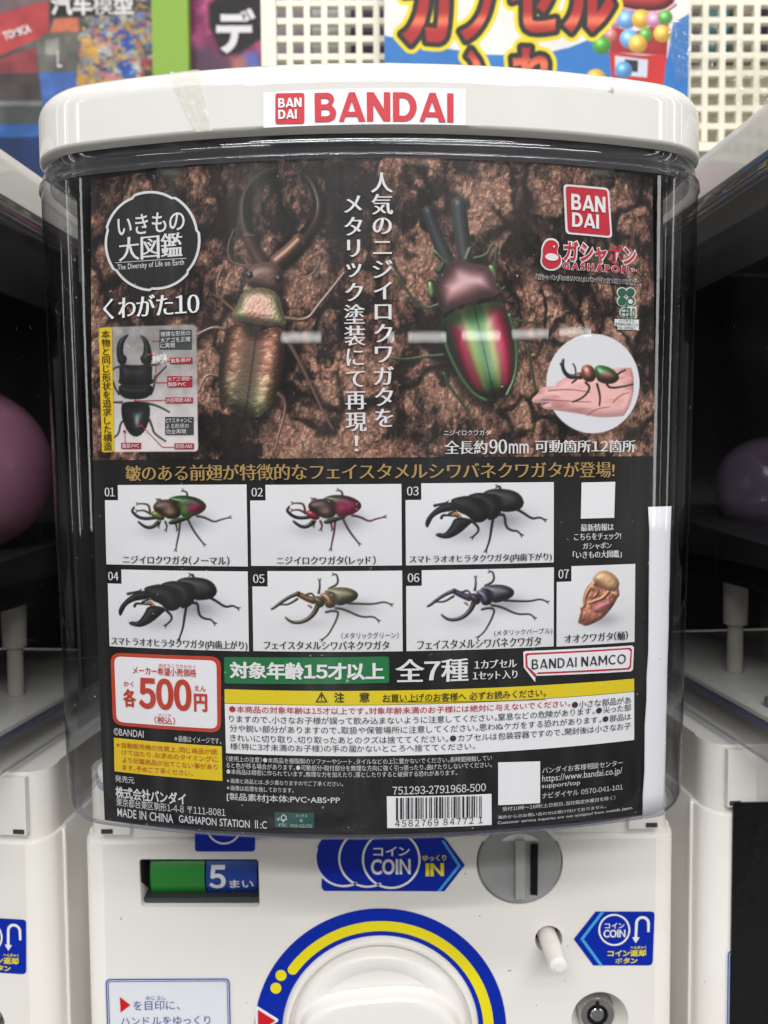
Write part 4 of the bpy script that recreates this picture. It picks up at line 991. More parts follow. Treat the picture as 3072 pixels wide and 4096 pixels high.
PH.limb(c3([(830, 1300), (858, 1400), (915, 1525), (985, 1645), (1055, 1722), (1130, 1758)]), 0.7 * mm, 0.7 * mm, (64, 104, 62), gloss=0.5); PH.limb(c3([(1295, 1160), (1335, 1300), (1350, 1450), (1335, 1600), (1275, 1722)]), 0.7 * mm, 0.7 * mm, (58, 100, 58), gloss=0.5)
# anatomy inset
dq = [P(*p) for p in quadr([(398, 1310), (786, 1300), (793, 1806), (412, 1808)], 16)]
w, d = PH.sdf([dq], 0.001); U, V = PH.U[w], PH.V[w]; tt = sstep(0.10, 0.052, V)
g_ = (0.60 + 0.26 * tt) + 0.22 * (fbm(U * 260, V * 260, 5, 3.0) - 0.5) * (1 - 0.6 * tt); g_ = g_[..., None] * np.array([1.02, 0.985, 0.98])
PH.over(w, sstep(-3e-4, 3e-4, d), g_)
bk = (26, 28, 31)
for L in ([(985, 1490), (1040, 1490), (1070, 1435)], [(1000, 1600), (1030, 1560), (1090, 1500)], [(990, 1680), (1010, 1640), (1015, 1560)], [(780, 1680), (755, 1640), (738, 1590)], [(960, 1740), (1040, 1760), (1110, 1800)], [(980, 1850), (1000, 1900), (1010, 1940), (1085, 1990)], [(820, 1850), (790, 1870), (780, 1940), (750, 1965)], [(800, 1735), (770, 1735), (742, 1735)], [(790, 1500), (760, 1505), (742, 1520)]):
    PH.limb(c1(L), 0.55 * mm, 0.35 * mm, (58, 62, 64), gloss=0.1)
for L in ([(775, 1490), (762, 1400), (775, 1330), (815, 1297), (852, 1288), (812, 1340), (806, 1420), (835, 1440), (825, 1490)], [(1000, 1490), (992, 1380), (962, 1312), (908, 1288), (945, 1340), (940, 1420), (915, 1440), (935, 1490)]): PH.solid(c1(L), bk, 2.5 * mm, gloss=0.25)
PH.solid(c1([(780, 1482), (880, 1495), (1000, 1482), (996, 1570), (1006, 1622), (890, 1628), (774, 1622), (785, 1560)]), bk, 5 * mm, gloss=0.12); PH.solid(c1([(776, 1615), (890, 1622), (1006, 1618), (996, 1682), (945, 1716), (830, 1716), (780, 1682)]), bk, 4 * mm, gloss=0.12)
PH.solid(c1([(800, 1735), (890, 1728), (975, 1735), (987, 1800), (972, 1880), (935, 1945), (885, 1966), (838, 1932), (805, 1860), (794, 1790)]), (30, 32, 36), 8 * mm, gloss=0.45, p=16, L=(0.25, -0.2, 0.8))
# hand in a white disc
hc = [P(*p) for p in circ(*C4(574, 1446), 289 * .6462, 60, 308 * .6462)]; PH.flat(hc, (224, 223, 228))
w, d = PH.sdf([smooth_loop(c4([(345, 1440), (420, 1400), (560, 1370), (700, 1350), (860, 1348), (868, 1560), (820, 1640), (690, 1655), (600, 1655), (530, 1640), (350, 1612), (262, 1600), (265, 1575), (330, 1560), (210, 1570), (190, 1545), (240, 1500), (240, 1475), (300, 1462), (345, 1462)]))], 0.001)
U, V = PH.U[w], PH.V[w]; hcx = np.array(P(*C4(640, 1500)))
ins_ = sstep(-3e-4, 3e-4, d)
skin = mixc((214, 164, 160), (190, 132, 128), sstep(0.45, 0.7, fbm(U * 90 + 3, V * 260, 4, 2.0)))
inside = (np.hypot((U - np.array(P(*C4(574, 1446)))[0]) / 0.01925, (V - np.array(P(*C4(574, 1446)))[1]) / 0.0206) < 1.0) | (U < P(*C4(420, 1500))[0])
PH.shade(w, np.where(inside, d, -1), 4 * mm, skin, gloss=0.04, L=(-0.1, 0.5, 0.85), amb=0.86, rim=0.06)
for L in ([(300, 1490), (430, 1480), (560, 1500)], [(260, 1545), (430, 1555), (560, 1560)], [(700, 1560), (740, 1520), (800, 1500)], [(540, 1640), (600, 1600), (680, 1590)]): PH.limb(c4(L), 0.30 * mm, 0.15 * mm, (176, 112, 110), gloss=0.0)
hg = (34, 44, 34)
for L in ([(530, 1440), (560, 1470), (520, 1530), (450, 1560)], [(600, 1450), (620, 1520), (615, 1580)], [(660, 1450), (680, 1475), (760, 1465), (822, 1450)], [(720, 1395), (745, 1375), (775, 1362)], [(470, 1420), (445, 1442)]): PH.limb(c4(L), 0.55 * mm, 0.35 * mm, hg, gloss=0.2)
PH.limb(c4([(470, 1400), (430, 1405), (400, 1380), (385, 1340), (390, 1300)]), 1.1 * mm, 0.6 * mm, (28, 32, 30), gloss=0.4); PH.limb(c4([(388, 1345), (372, 1322)]), 0.6 * mm, 0.3 * mm, (28, 32, 30)); PH.limb(c4([(470, 1390), (465, 1345), (452, 1325)]), 0.35 * mm, 0.3 * mm, (28, 32, 30))
PH.solid(c4([(462, 1385), (500, 1372), (520, 1400), (500, 1425), (465, 1412)]), (96, 72, 52), gloss=0.4)
PH.solid(c4([(500, 1345), (535, 1325), (575, 1340), (595, 1390), (585, 1430), (540, 1440), (505, 1410)]), (146, 80, 64), gloss=0.5, p=10)
hx = np.array(P(*C4(665, 1410)))
PH.solid(c4([(578, 1345), (620, 1328), (690, 1350), (732, 1390), (738, 1420), (700, 1448), (640, 1448), (595, 1425)]), lambda U, V: mixc((54, 104, 50), (168, 44, 66), np.exp(-(((U - hx[0]) / 0.0032) ** 2 + ((V - hx[1]) / 0.0018) ** 2))), gloss=0.5, p=10)
PH.obj('bark_photo', POSTER, 0.00022, POST)

# ---- printed words
def T(name, items, rgb, h=0.0010, label=None):
    p = Print(POSTER, h)
    for it in items: p.text(*it[:1], *it[1], *(it[2:] if len(it) > 2 else ()))
    return p.obj(name, ink(rgb), POST, label)
def TP(name, polys, rgb, h=0.0006, holes=None, label=None):
    p = Print(POSTER, h)
    for q in polys: p.pxpoly(q[0], q[1:] if isinstance(q[0][0], (tuple, list, np.ndarray)) and len(q) > 1 and isinstance(q[1][0], (tuple, list, np.ndarray)) and not isinstance(q[0][0][0], (tuple, list)) and len(q[0]) > 2 else ())
    return p.obj(name, ink(rgb), POST, label)
def shape(name, outer, rgb, h=0.0006, holes=(), label=None): return Print(POSTER, h).pxpoly(outer, holes).obj(name, ink(rgb), POST, label)
M1, M2 = (0.026, -0.006), (0.030, -0.008)      # brush-serif like: thin across, thicker down
BD, HV = (0.022, 0.018), (0.042, 0.030)
# title badge
def badge(k):
    pts = []
    for i in range(112):
        a = 2 * math.pi * i / 112; s_ = (a / (2 * math.pi) * 7 + 0.2) % 1.0
        r = 0.972 + 0.042 * math.sin(math.pi * 0.5 * (1 - s_)) ** 0.7
        pts.append(C1(1000 + 312 * k * r * math.cos(a), 680 + 325 * k * r * math.sin(a)))
    return pts
shape('badge_border', badge(1.0), (222, 221, 224)); shape('badge_field', badge(0.945), (26, 28, 30), 0.00085)
T('badge_text', [('いきもの', C1.box(775, 1215, 500, 632), 0.016, 0.006), ('大図鑑', C1.box(782, 1200, 642, 800), *M1), ('The Diversity of Life on Earth', C1.box(776, 1210, 818, 866))], (224, 222, 224), 0.0012)
shape('badge_rule', [C1(762, 824), C1(1226, 794), C1(1226, 798), C1(762, 828)], (210, 208, 210), 0.0012)
T('title_text', [('くわがた10', (416, 800, 1180, 1268), *M2)], WHT)
# slogan in two columns
p = Print(POSTER, 0.0010)
p.vertical('人気のニジイロクワガタを', C3(398, 158), C3(416, 1955), 84, 0.028, -0.006, 4); p.vertical('メタリック塗装にて再現！', C3(196, 308), C3(222, 2135), 82, 0.028, -0.006, 4)
p.obj('slogan_text', ink((228, 226, 228)), POST)
# inset labels
p = Print(POSTER, 0.0006); p.pxpoly(quadr([(397, 1312), (449, 1311), (459, 1808), (410, 1810)], 10)); p.obj('inset_strip', ink((226, 190, 34)), POST)
p = Print(POSTER, 0.0010); p.vertical('本物と同じ形状を追求した構造', C1(696, 1262), C1(712, 2052), 34, 0.012, 0.0); p.obj('inset_strip_text', ink((44, 36, 20)), POST)
p = Print(POSTER, 0.0006)
for q in ((639, 768, 1320, 1397), (662, 776, 1668, 1739)): p.pxpoly([(q[0], q[2]), (q[1], q[2]), (q[1], q[3]), (q[0], q[3])])
p.obj('grey_note', ink((62, 68, 70)), POST)
p = Print(POSTER, 0.0006)
for q in ((681, 771, 1431, 1455), (670, 770, 1505, 1548), (663, 773, 1590, 1612), (486, 566, 1771, 1795), (699, 777, 1773, 1796)): p.pxpoly([(q[0], q[2]), (q[1], q[2]), (q[1], q[3]), (q[0], q[3])])
for a, b_ in (((1000, 1334), (1047, 1334)), ((1085, 1466), (1118, 1466)), ((893, 1726), (1090, 1721)), ((978, 1424), (1022, 1424)), ((1022, 1424), (1025, 1607)), ((1025, 1607), (1100, 1605)), ((931, 1890), (1068, 2029)), ((1068, 2029), (1148, 2029)), ((820, 1926), (822, 2000))):
    a, b_ = np.array(C1(*a)), np.array(C1(*b_)); n_ = np.array([-(b_ - a)[1], (b_ - a)[0]]); n_ = n_ / np.linalg.norm(n_) * 1.3; p.pxpoly([tuple(a + n_), tuple(b_ + n_), tuple(b_ - n_), tuple(a - n_)])
p.h = 0.0008
for q in ((978, 1424), (1082, 1466), (891, 1726), (931, 1890), (819, 1926)): p.pxpoly(circ(*C1(*q), 5.5, 14))
p.obj('red_note', ink((172, 30, 46)), POST)
T('note_text', [('複雑な形状の', (645, 764, 1326, 1346)), ('大アゴを正確', (645, 764, 1350, 1370)), ('に再現', (645, 703, 1374, 1394)), ('触角・脚:PP', (687, 765, 1434, 1452)), ('大アゴ・頭部・', (675, 766, 1508, 1525)), ('胸部:PVC', (675, 746, 1529, 1546)), ('内部関節:ABS', (669, 768, 1592, 1610)),
    ('CTスキャンに', (667, 770, 1673, 1692)), ('よる形状の', (667, 758, 1695, 1714)), ('完全再現', (667, 748, 1717, 1736)), ('腹部:PVC', (492, 560, 1774, 1792)), ('前翅:ABS', (705, 772, 1776, 1793))], (224, 222, 222), 0.0012)
# maker's marks, top right
shape('logo_border', quadr([(2252, 738), (2434, 754), (2448, 954), (2261, 937)], 18), (228, 226, 228)); shape('logo_field', quadr([(2261, 747), (2427, 762), (2440, 945), (2270, 929)], 13), (192, 34, 52), 0.0008)
T('logo_letters', [(logo('BAN'), C4.box(437, 648, 286, 384)), (logo('DAI'), C4.box(442, 608, 398, 486))], (230, 228, 230), 0.0012)
gl = [('ガシャポン', C4.box(390, 838, 580, 706), 0.022, 0.022, 3), ('GASHAPON', C4.box(385, 790, 708, 752), 0.03, 0.02, 3, 0.22), ('TM', C4.box(808, 842, 738, 753))]
blob = [C4(x, y) for x, y in smooth_loop([(262, 610), (285, 565), (330, 560), (362, 590), (345, 640), (372, 660), (375, 705), (340, 735), (290, 735), (255, 700), (262, 655)])]
p = Print(POSTER, 0.0006)
for t in gl:
    x0_, x1_, y0_, y1_ = t[1]; e_ = 6.0 if t[0][0] == 'ガ' else 2.2
    p.text(t[0], x0_ - e_ * 0.8, x1_ + e_ * 0.8, y0_ - e_, y1_ + e_, 0.085, 0.085, 3, t[5] if len(t) > 5 else 0.0)
bc = np.mean(np.array(blob), 0); p.pxpoly([tuple(bc + (np.array(q) - bc) * 1.16) for q in blob]); p.obj('mark_outline', ink((228, 226, 228)), POST)
p = Print(POSTER, 0.0010)
for t in gl: p.text(*t[:1], *t[1], *t[2:])
p.pxpoly(blob); p.obj('mark_letters', ink((196, 36, 56)), POST)
p = Print(POSTER, 0.0013); p.pxpoly([C4(x, y) for x, y in smooth_loop([(276, 655), (312, 640), (362, 660), (350, 690), (300, 690), (276, 672)])]); p.pxpoly(circ(*C4(330, 602), 4, 8)); p.obj('mark_shine', ink((232, 222, 226)), POST)
p = Print(POSTER, 0.0006); tm = ('「ガシャポン」「GASHAPON」はバンダイの日本国登録商標です。', C4.box(222, 872, 786, 820)); p.text(tm[0], tm[1][0] - 1.2, tm[1][1] + 1.2, tm[1][2] - 1.6, tm[1][3] + 1.6, 0.07, 0.07); p.obj('notice_outline', ink((214, 212, 214)), POST)
T('notice_text', [(tm[0], tm[1], 0.012, 0.012)], (48, 44, 46), 0.0010)
# biomass mark
leaf = [circ(*C4(x, y), 26 * .6462, 18) for x, y in ((752, 884), (804, 884), (752, 938), (804, 938))]
p = Print(POSTER, 0.0006)
for x, y in ((752, 884), (804, 884), (752, 938), (804, 938)): p.pxpoly(circ(*C4(x, y), 33 * .6462, 20)); p.h += 2e-5
p.pxpoly(circ(*C4(772, 1008), 36 * .6462, 22)); p.h += 2e-5; p.pxpoly([C4(770, 972), C4(842, 972), C4(842, 1044), C4(770, 1044)]); p.h += 2e-5
p.pxpoly([C4(706, 1048), C4(856, 1052), C4(856, 1118), C4(724, 1114), C4(724, 1092), C4(706, 1090)]); p.obj('leaf_mark_outline', ink((218, 220, 218)), POST)
p = Print(POSTER, 0.0010)
for i, l in enumerate(leaf):
    if i < 3: p.pxpoly(l); p.h += 2e-5
p.pxpoly(leaf[3], [circ(*C4(804, 938), 17 * .6462, 16)]); p.h += 2e-5
p.pxpoly(circ(*C4(772, 1008), 30 * .6462, 22), [circ(*C4(772, 1008), 24 * .6462, 22)]); p.h += 2e-5
p.pxpoly([C4(776, 950), C4(782, 950), C4(776, 1042), C4(770, 1042)]); p.h += 2e-5; p.pxpoly([C4(745, 1004), C4(800, 1004), C4(800, 1010), C4(745, 1010)]); p.h += 2e-5
p.text('10', *C4.box(786, 834, 980, 1040), 0.03, 0.02); p.obj('leaf_mark', ink((30, 92, 66)), POST)
T('leaf_mark_text', [('バイオマス', C4.box(733, 828, 1051, 1068)), ('使用部位:印刷インキ', C4.box(710, 852, 1072, 1090)), ('No.180062', C4.box(730, 835, 1095, 1113))], (40, 52, 48), 0.0010)
T('size_text', [('ニジイロクワガタ', C3.box(832, 1158, 1966, 2004)), ('全長約', C3.box(836, 1138, 2040, 2135), *M1), ('90', C3.box(1150, 1276, 2032, 2134), 0.03, -0.005), ('mm', (2034, 2113, 1774, 1814), 0.01, 0), ('可動箇所12箇所', C4.box(212, 834, 1795, 1872), *M1)], (226, 224, 224))
T('gold_line', [('皺のある前翅が特徴的なフェイスタメルシワバネクワガタが登場!', (503, 2456, 1853, 1918), 0.022, -0.008, 4)], (176, 144, 88))
# ---- seven product pictures
def panel(corners, notch, paint):
    q = np.array([P(*c) for c in corners]); u0, u1 = q[[0, 3], 0].mean(), q[[1, 2], 0].mean(); v1, v0 = q[[0, 1], 1].mean(), q[[2, 3], 1].mean()
    pc = Picture(u0, u1, v0, v1, 0.00033)
    base = 0.925 - 0.05 * sstep(0, 1, (v1 - pc.V) / (v1 - v0)) * fbm(pc.U * 40, pc.V * 60, 2) + 0.02 * (fbm(pc.U * 60, pc.V * 60, 3) - 0.5)
    pc.C = base[..., None] * np.array([0.985, 0.985, 1.0]); paint(pc)
    nu, nv = P(*notch); keep = ~((pc.U < nu) & (pc.V > nv))
    pc.obj('product_picture', POSTER, 0.0005, POST, keep=keep)
def soft_blob(pc, c, a, b_, amt, col=(0.42, 0.42, 0.47)):
    d = ((pc.U - c[0]) / a) ** 2 + ((pc.V - c[1]) / b_) ** 2; pc.over((slice(None), slice(None)), np.exp(-d) * amt, np.array(col))
def rainbow_fig(f, off, ely, body, lgc):
    def paint(pc):
        cv = lambda L: [P(*f(x + off[0], y + off[1])) for x, y in L]
        soft_blob(pc, cv([(950, 680)])[0], 0.0085, 0.0042, 0.55); soft_blob(pc, cv([(640, 770)])[0], 0.008, 0.003, 0.22)
        for L in ([(880, 660), (872, 780), (852, 870), (840, 940)], [(950, 650), (1010, 770), (1080, 860), (1105, 890)], [(1040, 625), (1120, 640), (1200, 685), (1260, 660), (1345, 640)], [(950, 445), (945, 400), (915, 388)], [(598, 600), (585, 520), (540, 508), (485, 510)], [(740, 680), (758, 720), (748, 752)], [(690, 680), (678, 718)], [(838, 690), (852, 750)], [(600, 605), (540, 570), (480, 576)], [(700, 480), (690, 466), (672, 470)]):
            pc.limb(cv(L), 0.56 * mm, 0.28 * mm, lgc, gloss=0.2, claw=0.0011)
        pc.limb(cv([(640, 640), (560, 652), (490, 640), (440, 600), (424, 575), (442, 545)]), 0.8 * mm, 0.5 * mm, (18, 20, 20), gloss=0.4); pc.limb(cv([(665, 690), (620, 732), (560, 735), (510, 702), (485, 680)]), 0.95 * mm, 0.4 * mm, (18, 20, 20), gloss=0.4)
        pc.solid(cv([(760, 690), (820, 650), (960, 630), (1000, 640), (900, 680), (800, 712)]), (40, 42, 32), gloss=0.2)
        pc.solid(cv([(600, 590), (650, 565), (712, 600), (742, 655), (690, 672), (620, 645)]), body[1], gloss=0.4)
        c = np.array(cv([(980, 540)])[0]); cp_ = np.array(cv([(770, 565)])[0])
        pc.solid(cv([(770, 470), (800, 452), (860, 438), (950, 438), (1040, 458), (1110, 500), (1127, 545), (1080, 592), (1010, 622), (920, 637), (885, 602), (868, 550), (836, 500)]),
                 lambda U, V: mixc(ely[0], ely[1], np.clip(1.15 * np.exp(-(((U - c[0] - ely[2]) / ely[3]) ** 2 + ((V - c[1] + 0.0004) / (ely[3] * 0.62)) ** 2) ** 1.4), 0, 1)) * (0.55 + 0.6 * sstep(0.004, -0.003, V - c[1]) + 0.35 * (fbm(U * 900, V * 900, 3) - 0.5))[..., None], 3.0 * mm, gloss=0.42, p=14, amb=0.6, grow=0.0003)
        pc.solid(cv([(628, 530), (655, 500), (700, 478), (780, 474), (830, 500), (870, 560), (884, 610), (850, 642), (780, 650), (720, 620), (680, 590), (640, 570)]), lambda U, V: mixc(body[0], (70, 96, 42), sstep(-0.0022, -0.0040, V - cp_[1] - 0.25 * (U - cp_[0]))) * (0.62 + 0.75 * np.exp(-(((U - cp_[0] - 0.0004) / 0.0022) ** 2 + ((V - cp_[1] + 0.0012) / 0.0014) ** 2)))[..., None], 3.0 * mm, gloss=0.3, p=10, amb=0.6, grow=0.0003)
    return paint
def black_fig(f, off):
    def paint(pc):
        cv = lambda L: [P(*f(x + off[0], y + off[1])) for x, y in L]; k = (30, 31, 33)
        soft_blob(pc, cv([(960, 660)])[0], 0.0105, 0.0046, 0.6); soft_blob(pc, cv([(620, 800)])[0], 0.010, 0.0035, 0.3)
        for L in ([(690, 680), (740, 730), (745, 770), (690, 822)], [(880, 650), (862, 760), (850, 850), (815, 950)], [(950, 612), (990, 612), (1000, 730), (1060, 765), (1110, 765), (1145, 800)], [(1100, 560), (1160, 590), (1250, 655), (1320, 635), (1366, 660)], [(950, 382), (945, 345), (928, 345)], [(392, 642), (402, 615), (470, 620), (540, 628)], [(330, 526), (440, 500)], [(470, 605), (520, 580)]):
            pc.limb(cv(L), 0.66 * mm, 0.32 * mm, k, gloss=0.15, claw=0.0012)
        pc.limb(cv([(510, 605), (545, 600), (580, 640)]), 0.5 * mm, 0.4 * mm, (190, 120, 50), gloss=0.1)
        for L in ([(490, 500), (420, 510), (340, 560), (270, 630), (243, 690), (255, 737), (278, 690), (310, 630), (380, 590), (430, 580), (520, 568), (548, 540)], [(610, 645), (520, 648), (490, 715), (440, 785), (400, 800), (370, 790), (335, 805), (400, 832), (470, 832), (560, 785), (640, 715), (690, 670)]): pc.solid(cv(L), k, 2.5 * mm, gloss=0.12, grow=0.0003)
        pc.solid(cv([(790, 415), (850, 385), (950, 378), (1060, 393), (1130, 430), (1162, 490), (1150, 532), (1110, 562), (1030, 574), (960, 572), (938, 500), (900, 450)]), (34, 35, 37), 4 * mm, gloss=0.22, p=8, grow=0.0006)
        pc.solid(cv([(640, 445), (720, 418), (800, 418), (900, 450), (945, 520), (948, 590), (900, 640), (830, 655), (822, 580), (780, 510), (700, 460)]), (33, 34, 36), 5 * mm, gloss=0.10, p=6, grow=0.0006, amb=0.7)
        pc.solid(cv([(485, 485), (520, 463), (650, 440), (740, 480), (808, 555), (826, 620), (800, 662), (740, 682), (690, 660), (640, 610), (560, 582), (520, 525)]), (32, 33, 35), 5 * mm, gloss=0.09, p=6, grow=0.0005, amb=0.7)
    return paint
def long_fig(f, off, cols):
    def paint(pc):
        cv = lambda L: [P(*f(x + off[0], y + off[1])) for x, y in L]; k = cols[2]
        soft_blob(pc, cv([(980, 1490)])[0], 0.0095, 0.0036, 0.5); soft_blob(pc, cv([(620, 1640)])[0], 0.009, 0.0028, 0.2)
        for L in ([(770, 1535), (830, 1520), (892, 1532), (862, 1620), (830, 1680), (790, 1750), (735, 1795)], [(860, 1495), (950, 1510), (1100, 1585), (1220, 1575), (1262, 1612)], [(980, 1450), (1060, 1455), (1220, 1460), (1320, 1435), (1382, 1462)], [(800, 1312), (888, 1266), (872, 1180), (848, 1178)], [(700, 1352), (710, 1300), (708, 1240)], [(575, 1375), (630, 1352), (655, 1385)], [(495, 1412), (410, 1466), (335, 1462)]):
            pc.limb(cv(L), 0.56 * mm, 0.28 * mm, k, gloss=0.2, claw=0.0011)
        pc.limb(cv([(645, 1425), (580, 1402), (500, 1362)]), 1.5 * mm, 1.1 * mm, cols[1], gloss=0.4); pc.limb(cv([(505, 1358), (420, 1392), (340, 1445), (280, 1492), (255, 1506)]), 0.9 * mm, 0.45 * mm, k, gloss=0.3)
        pc.limb(cv([(692, 1470), (662, 1540), (600, 1602), (530, 1632), (460, 1636), (410, 1610), (385, 1584)]), 1.2 * mm, 0.35 * mm, k, gloss=0.35)
        pc.solid(cv([(740, 1345), (800, 1310), (880, 1298), (980, 1303), (1060, 1338), (1077, 1380), (1050, 1422), (960, 1462), (870, 1478), (838, 1420), (815, 1360)]), cols[0], 3.4 * mm, gloss=0.42, p=9)
        pc.solid(cv([(700, 1358), (760, 1348), (820, 1363), (852, 1420), (864, 1482), (800, 1502), (760, 1482), (752, 1430)]), cols[1], 2.8 * mm, gloss=0.45, p=9); pc.solid(cv([(640, 1400), (690, 1378), (742, 1400), (762, 1452), (730, 1494), (690, 1484), (650, 1432)]), cols[0], 2.4 * mm, gloss=0.3)
        pc.limb(cv([(615, 1475), (640, 1500), (600, 1470)]), 0.35 * mm, 0.3 * mm, (150, 80, 50))
    return paint
def pupa(pc):
    cv = lambda L: [P(*D4(x, y)) for x, y in L]; soft_blob(pc, cv([(730, 1610)])[0], 0.008, 0.003, 0.4)
    bp = lambda U, V: 0.0010 * fbm(U * 700, V * 500, 4)
    pc.solid(cv([(640, 1240), (572, 1310), (545, 1400), (560, 1460), (530, 1500), (520, 1560), (495, 1640), (525, 1645), (570, 1672), (650, 1640), (740, 1592), (830, 1482), (882, 1390), (892, 1300), (800, 1330), (700, 1270)]), lambda U, V: mixc((204, 132, 104), (150, 84, 70), sstep(0.4, 0.65, fbm(U * 300, V * 420, 4, 6.0))), 3 * mm, gloss=0.2, bump=bp, amb=0.6)
    pc.solid(cv([(690, 1440), (830, 1400), (820, 1470), (740, 1540), (620, 1540), (650, 1480)]), (204, 124, 124), 2 * mm, gloss=0.1, bump=bp, amb=0.65)
    for L in ([(655, 1262), (600, 1320), (562, 1400), (565, 1470), (530, 1500)], [(790, 1340), (740, 1400), (660, 1430), (600, 1450)], [(860, 1320), (880, 1390), (820, 1350)], [(640, 1300), (700, 1340), (650, 1390)]): pc.limb(cv(L), 1.2 * mm, 0.6 * mm, (206, 142, 106), gloss=0.25)
    pc.solid(cv([(640, 1222), (690, 1160), (752, 1143), (832, 1175), (892, 1252), (872, 1322), (800, 1335), (740, 1302), (660, 1242)]), (222, 174, 130), 3 * mm, gloss=0.2, amb=0.6, grow=0.0003, bump=lambda U, V: 0.0004 * fbm(U * 500, V * 300, 3))
GRN = ((66, 112, 52), (120, 26, 62), 0.0022, 0.0042); 
panel([(417, 1939), (987, 1939), (992, 2265), (430, 2257)], D1(291, 471), rainbow_fig(D1, (0, 0), GRN, ((112, 78, 66), (104, 110, 52)), (66, 66, 50)))
panel([(1000, 1939), (1605, 1936), (1608, 2261), (1006, 2263)], D2(195, 476), rainbow_fig(D2, (-25, -6), ((76, 104, 50), (128, 24, 60), 0.0012, 0.0072), ((92, 66, 64), (150, 44, 56)), (96, 50, 58)))
panel([(1621, 1935), (2215, 1927), (2213, 2249), (1624, 2261)], D3(199, 467), black_fig(D3, (0, 0)))
panel([(430, 2277), (992, 2284), (996, 2604), (441, 2584)], D1(323, 1266), black_fig(D1, (58, 836)))
panel([(1010, 2284), (1609, 2281), (1610, 2602), (1013, 2605)], D2(211, 1290), long_fig(D2, (0, 0), ((92, 84, 58), (124, 84, 54), (62, 52, 42))))
panel([(1623, 2283), (2214, 2267), (2214, 2586), (1627, 2602)], D3(204, 1282), long_fig(D3, (8, -26), ((54, 50, 62), (66, 56, 84), (46, 40, 46))))
panel([(2224, 2267), (2537, 2254), (2539, 2566), (2227, 2586)], D4(432, 1244), pupa)
T('number_text', [('01', D1.box(170, 265, 355, 440), 0.02, -0.005), ('04', D1.box(203, 300, 1152, 1233), 0.02, -0.005), ('02', D2.box(65, 172, 358, 440), 0.02, -0.005), ('05', D2.box(80, 188, 1175, 1258), 0.02, -0.005), ('03', D3.box(65, 175, 346, 431), 0.02, -0.005), ('06', D3.box(72, 182, 1166, 1250), 0.02, -0.005), ('07', D4.box(312, 410, 1130, 1215), 0.02, -0.005)], (226, 225, 228))
T('caption_text', [('ニジイロクワガタ（ノーマル）', D1.box(340, 1350, 1000, 1084), *M1), ('スマトラオオヒラタクワガタ(内歯上がり)', D1.box(232, 1520, 1790, 1882), *M1), ('ニジイロクワガタ（レッド）', D2.box(303, 1240, 1002, 1084), *M1), ('（メタリックグリーン）', D2.box(915, 1456, 1722, 1783)), ('フェイスタメルシワバネクワガタ', D2.box(180, 1370, 1808, 1886), *M1),
    ('スマトラオオヒラタクワガタ(内歯下がり)', D3.box(88, 1436, 986, 1068), *M1), ('(メタリックパープル)', D3.box(890, 1440, 1692, 1755)), ('フェイスタメルシワバネクワガタ', D3.box(163, 1336, 1783, 1870), *M1), ('オオクワガタ（蛹）', D4.box(370, 970, 1728, 1812), *M1)], (38, 40, 46))
shape('code_label', [D4(533, 308), D4(852, 301), D4(842, 642), D4(526, 650)], (238, 238, 241)); 
T('check_text', [('最新情報は', D4.box(522, 836, 697, 765), *M1), ('こちらをチェック!', D4.box(460, 904, 784, 850), *M1), ('ガシャポン', D4.box(540, 816, 876, 936), *M1), ('「いきもの大図鑑」', D4.box(448, 910, 953, 1023), *M1)], (220, 220, 222))
# ---- price
pq = [(463, 2605), (866, 2627), (890, 2650), (890, 2910), (860, 2933), (478, 2907)]
shape('price_border', quadr([E1(120, 80), E1(1340, 126), E1(1342, 968), E1(148, 880)], 42), (194, 66, 44)); shape('price_field', quadr([E1(163, 121), E1(1292, 168), E1(1302, 922), E1(190, 845)], 28), (238, 237, 241), 0.0008)
T('price_text', [('メーカー希望小売価格', E1.box(370, 1070, 243, 330), 0.012, 0.012), ('きぼうこうりかかく', E1.box(655, 1066, 205, 246)), ('かく', E1.box(270, 380, 393, 452), 0.015, 0.015), ('各', E1.box(262, 408, 476, 676), 0.045, 0.025), ('500', E1.box(433, 1018, 362, 708), 0.05, 0.03, 6, 0.02), ('えん', E1.box(1050, 1176, 440, 502), 0.015, 0.015), ('円', E1.box(1045, 1192, 530, 728), 0.045, 0.025), ('ぜいこみ', E1.box(650, 790, 748, 776)), ('（税込）', E1.box(610, 836, 782, 866), 0.012, 0.012)], (190, 62, 44), 0.0012)
T('small_white_text', [('©BANDAI', E1.box(160, 488, 922, 1003)), ('※画像はイメージです。', E1.box(832, 1345, 1006, 1074)), ('発売元', E1.box(176, 385, 1440, 1514)), ('株式会社バンダイ', E1.box(180, 955, 1592, 1726), 0.03, 0.022), ('東京都台東区駒形1-4-8 〒111-8081', E1.box(190, 1390, 1745, 1838)), ('MADE IN CHINA', E1.box(202, 815, 1828, 1925), 0.01, 0.008), ('GASHAPON STATION Ⅱ:C', (718, 1068, 3269, 3301), 0.01, 0.008)], (216, 216, 220))
shape('yellow_note', [(457, 2949), (888, 2983), (891, 3121.5), (460, 3083)], (230, 198, 36))
T('yellow_note_text', [('※自動販売機の性質上、同じ商品が続', E1.box(188, 1300, 1108, 1170)), ('けて出たり、お求めのタイミングに', E1.box(250, 1302, 1190, 1252)), ('より記載商品が出てこない事があり', E1.box(255, 1304, 1274, 1336)), ('ます。予めご了承ください。', E1.box(256, 1030, 1348, 1410))], (186, 74, 34))
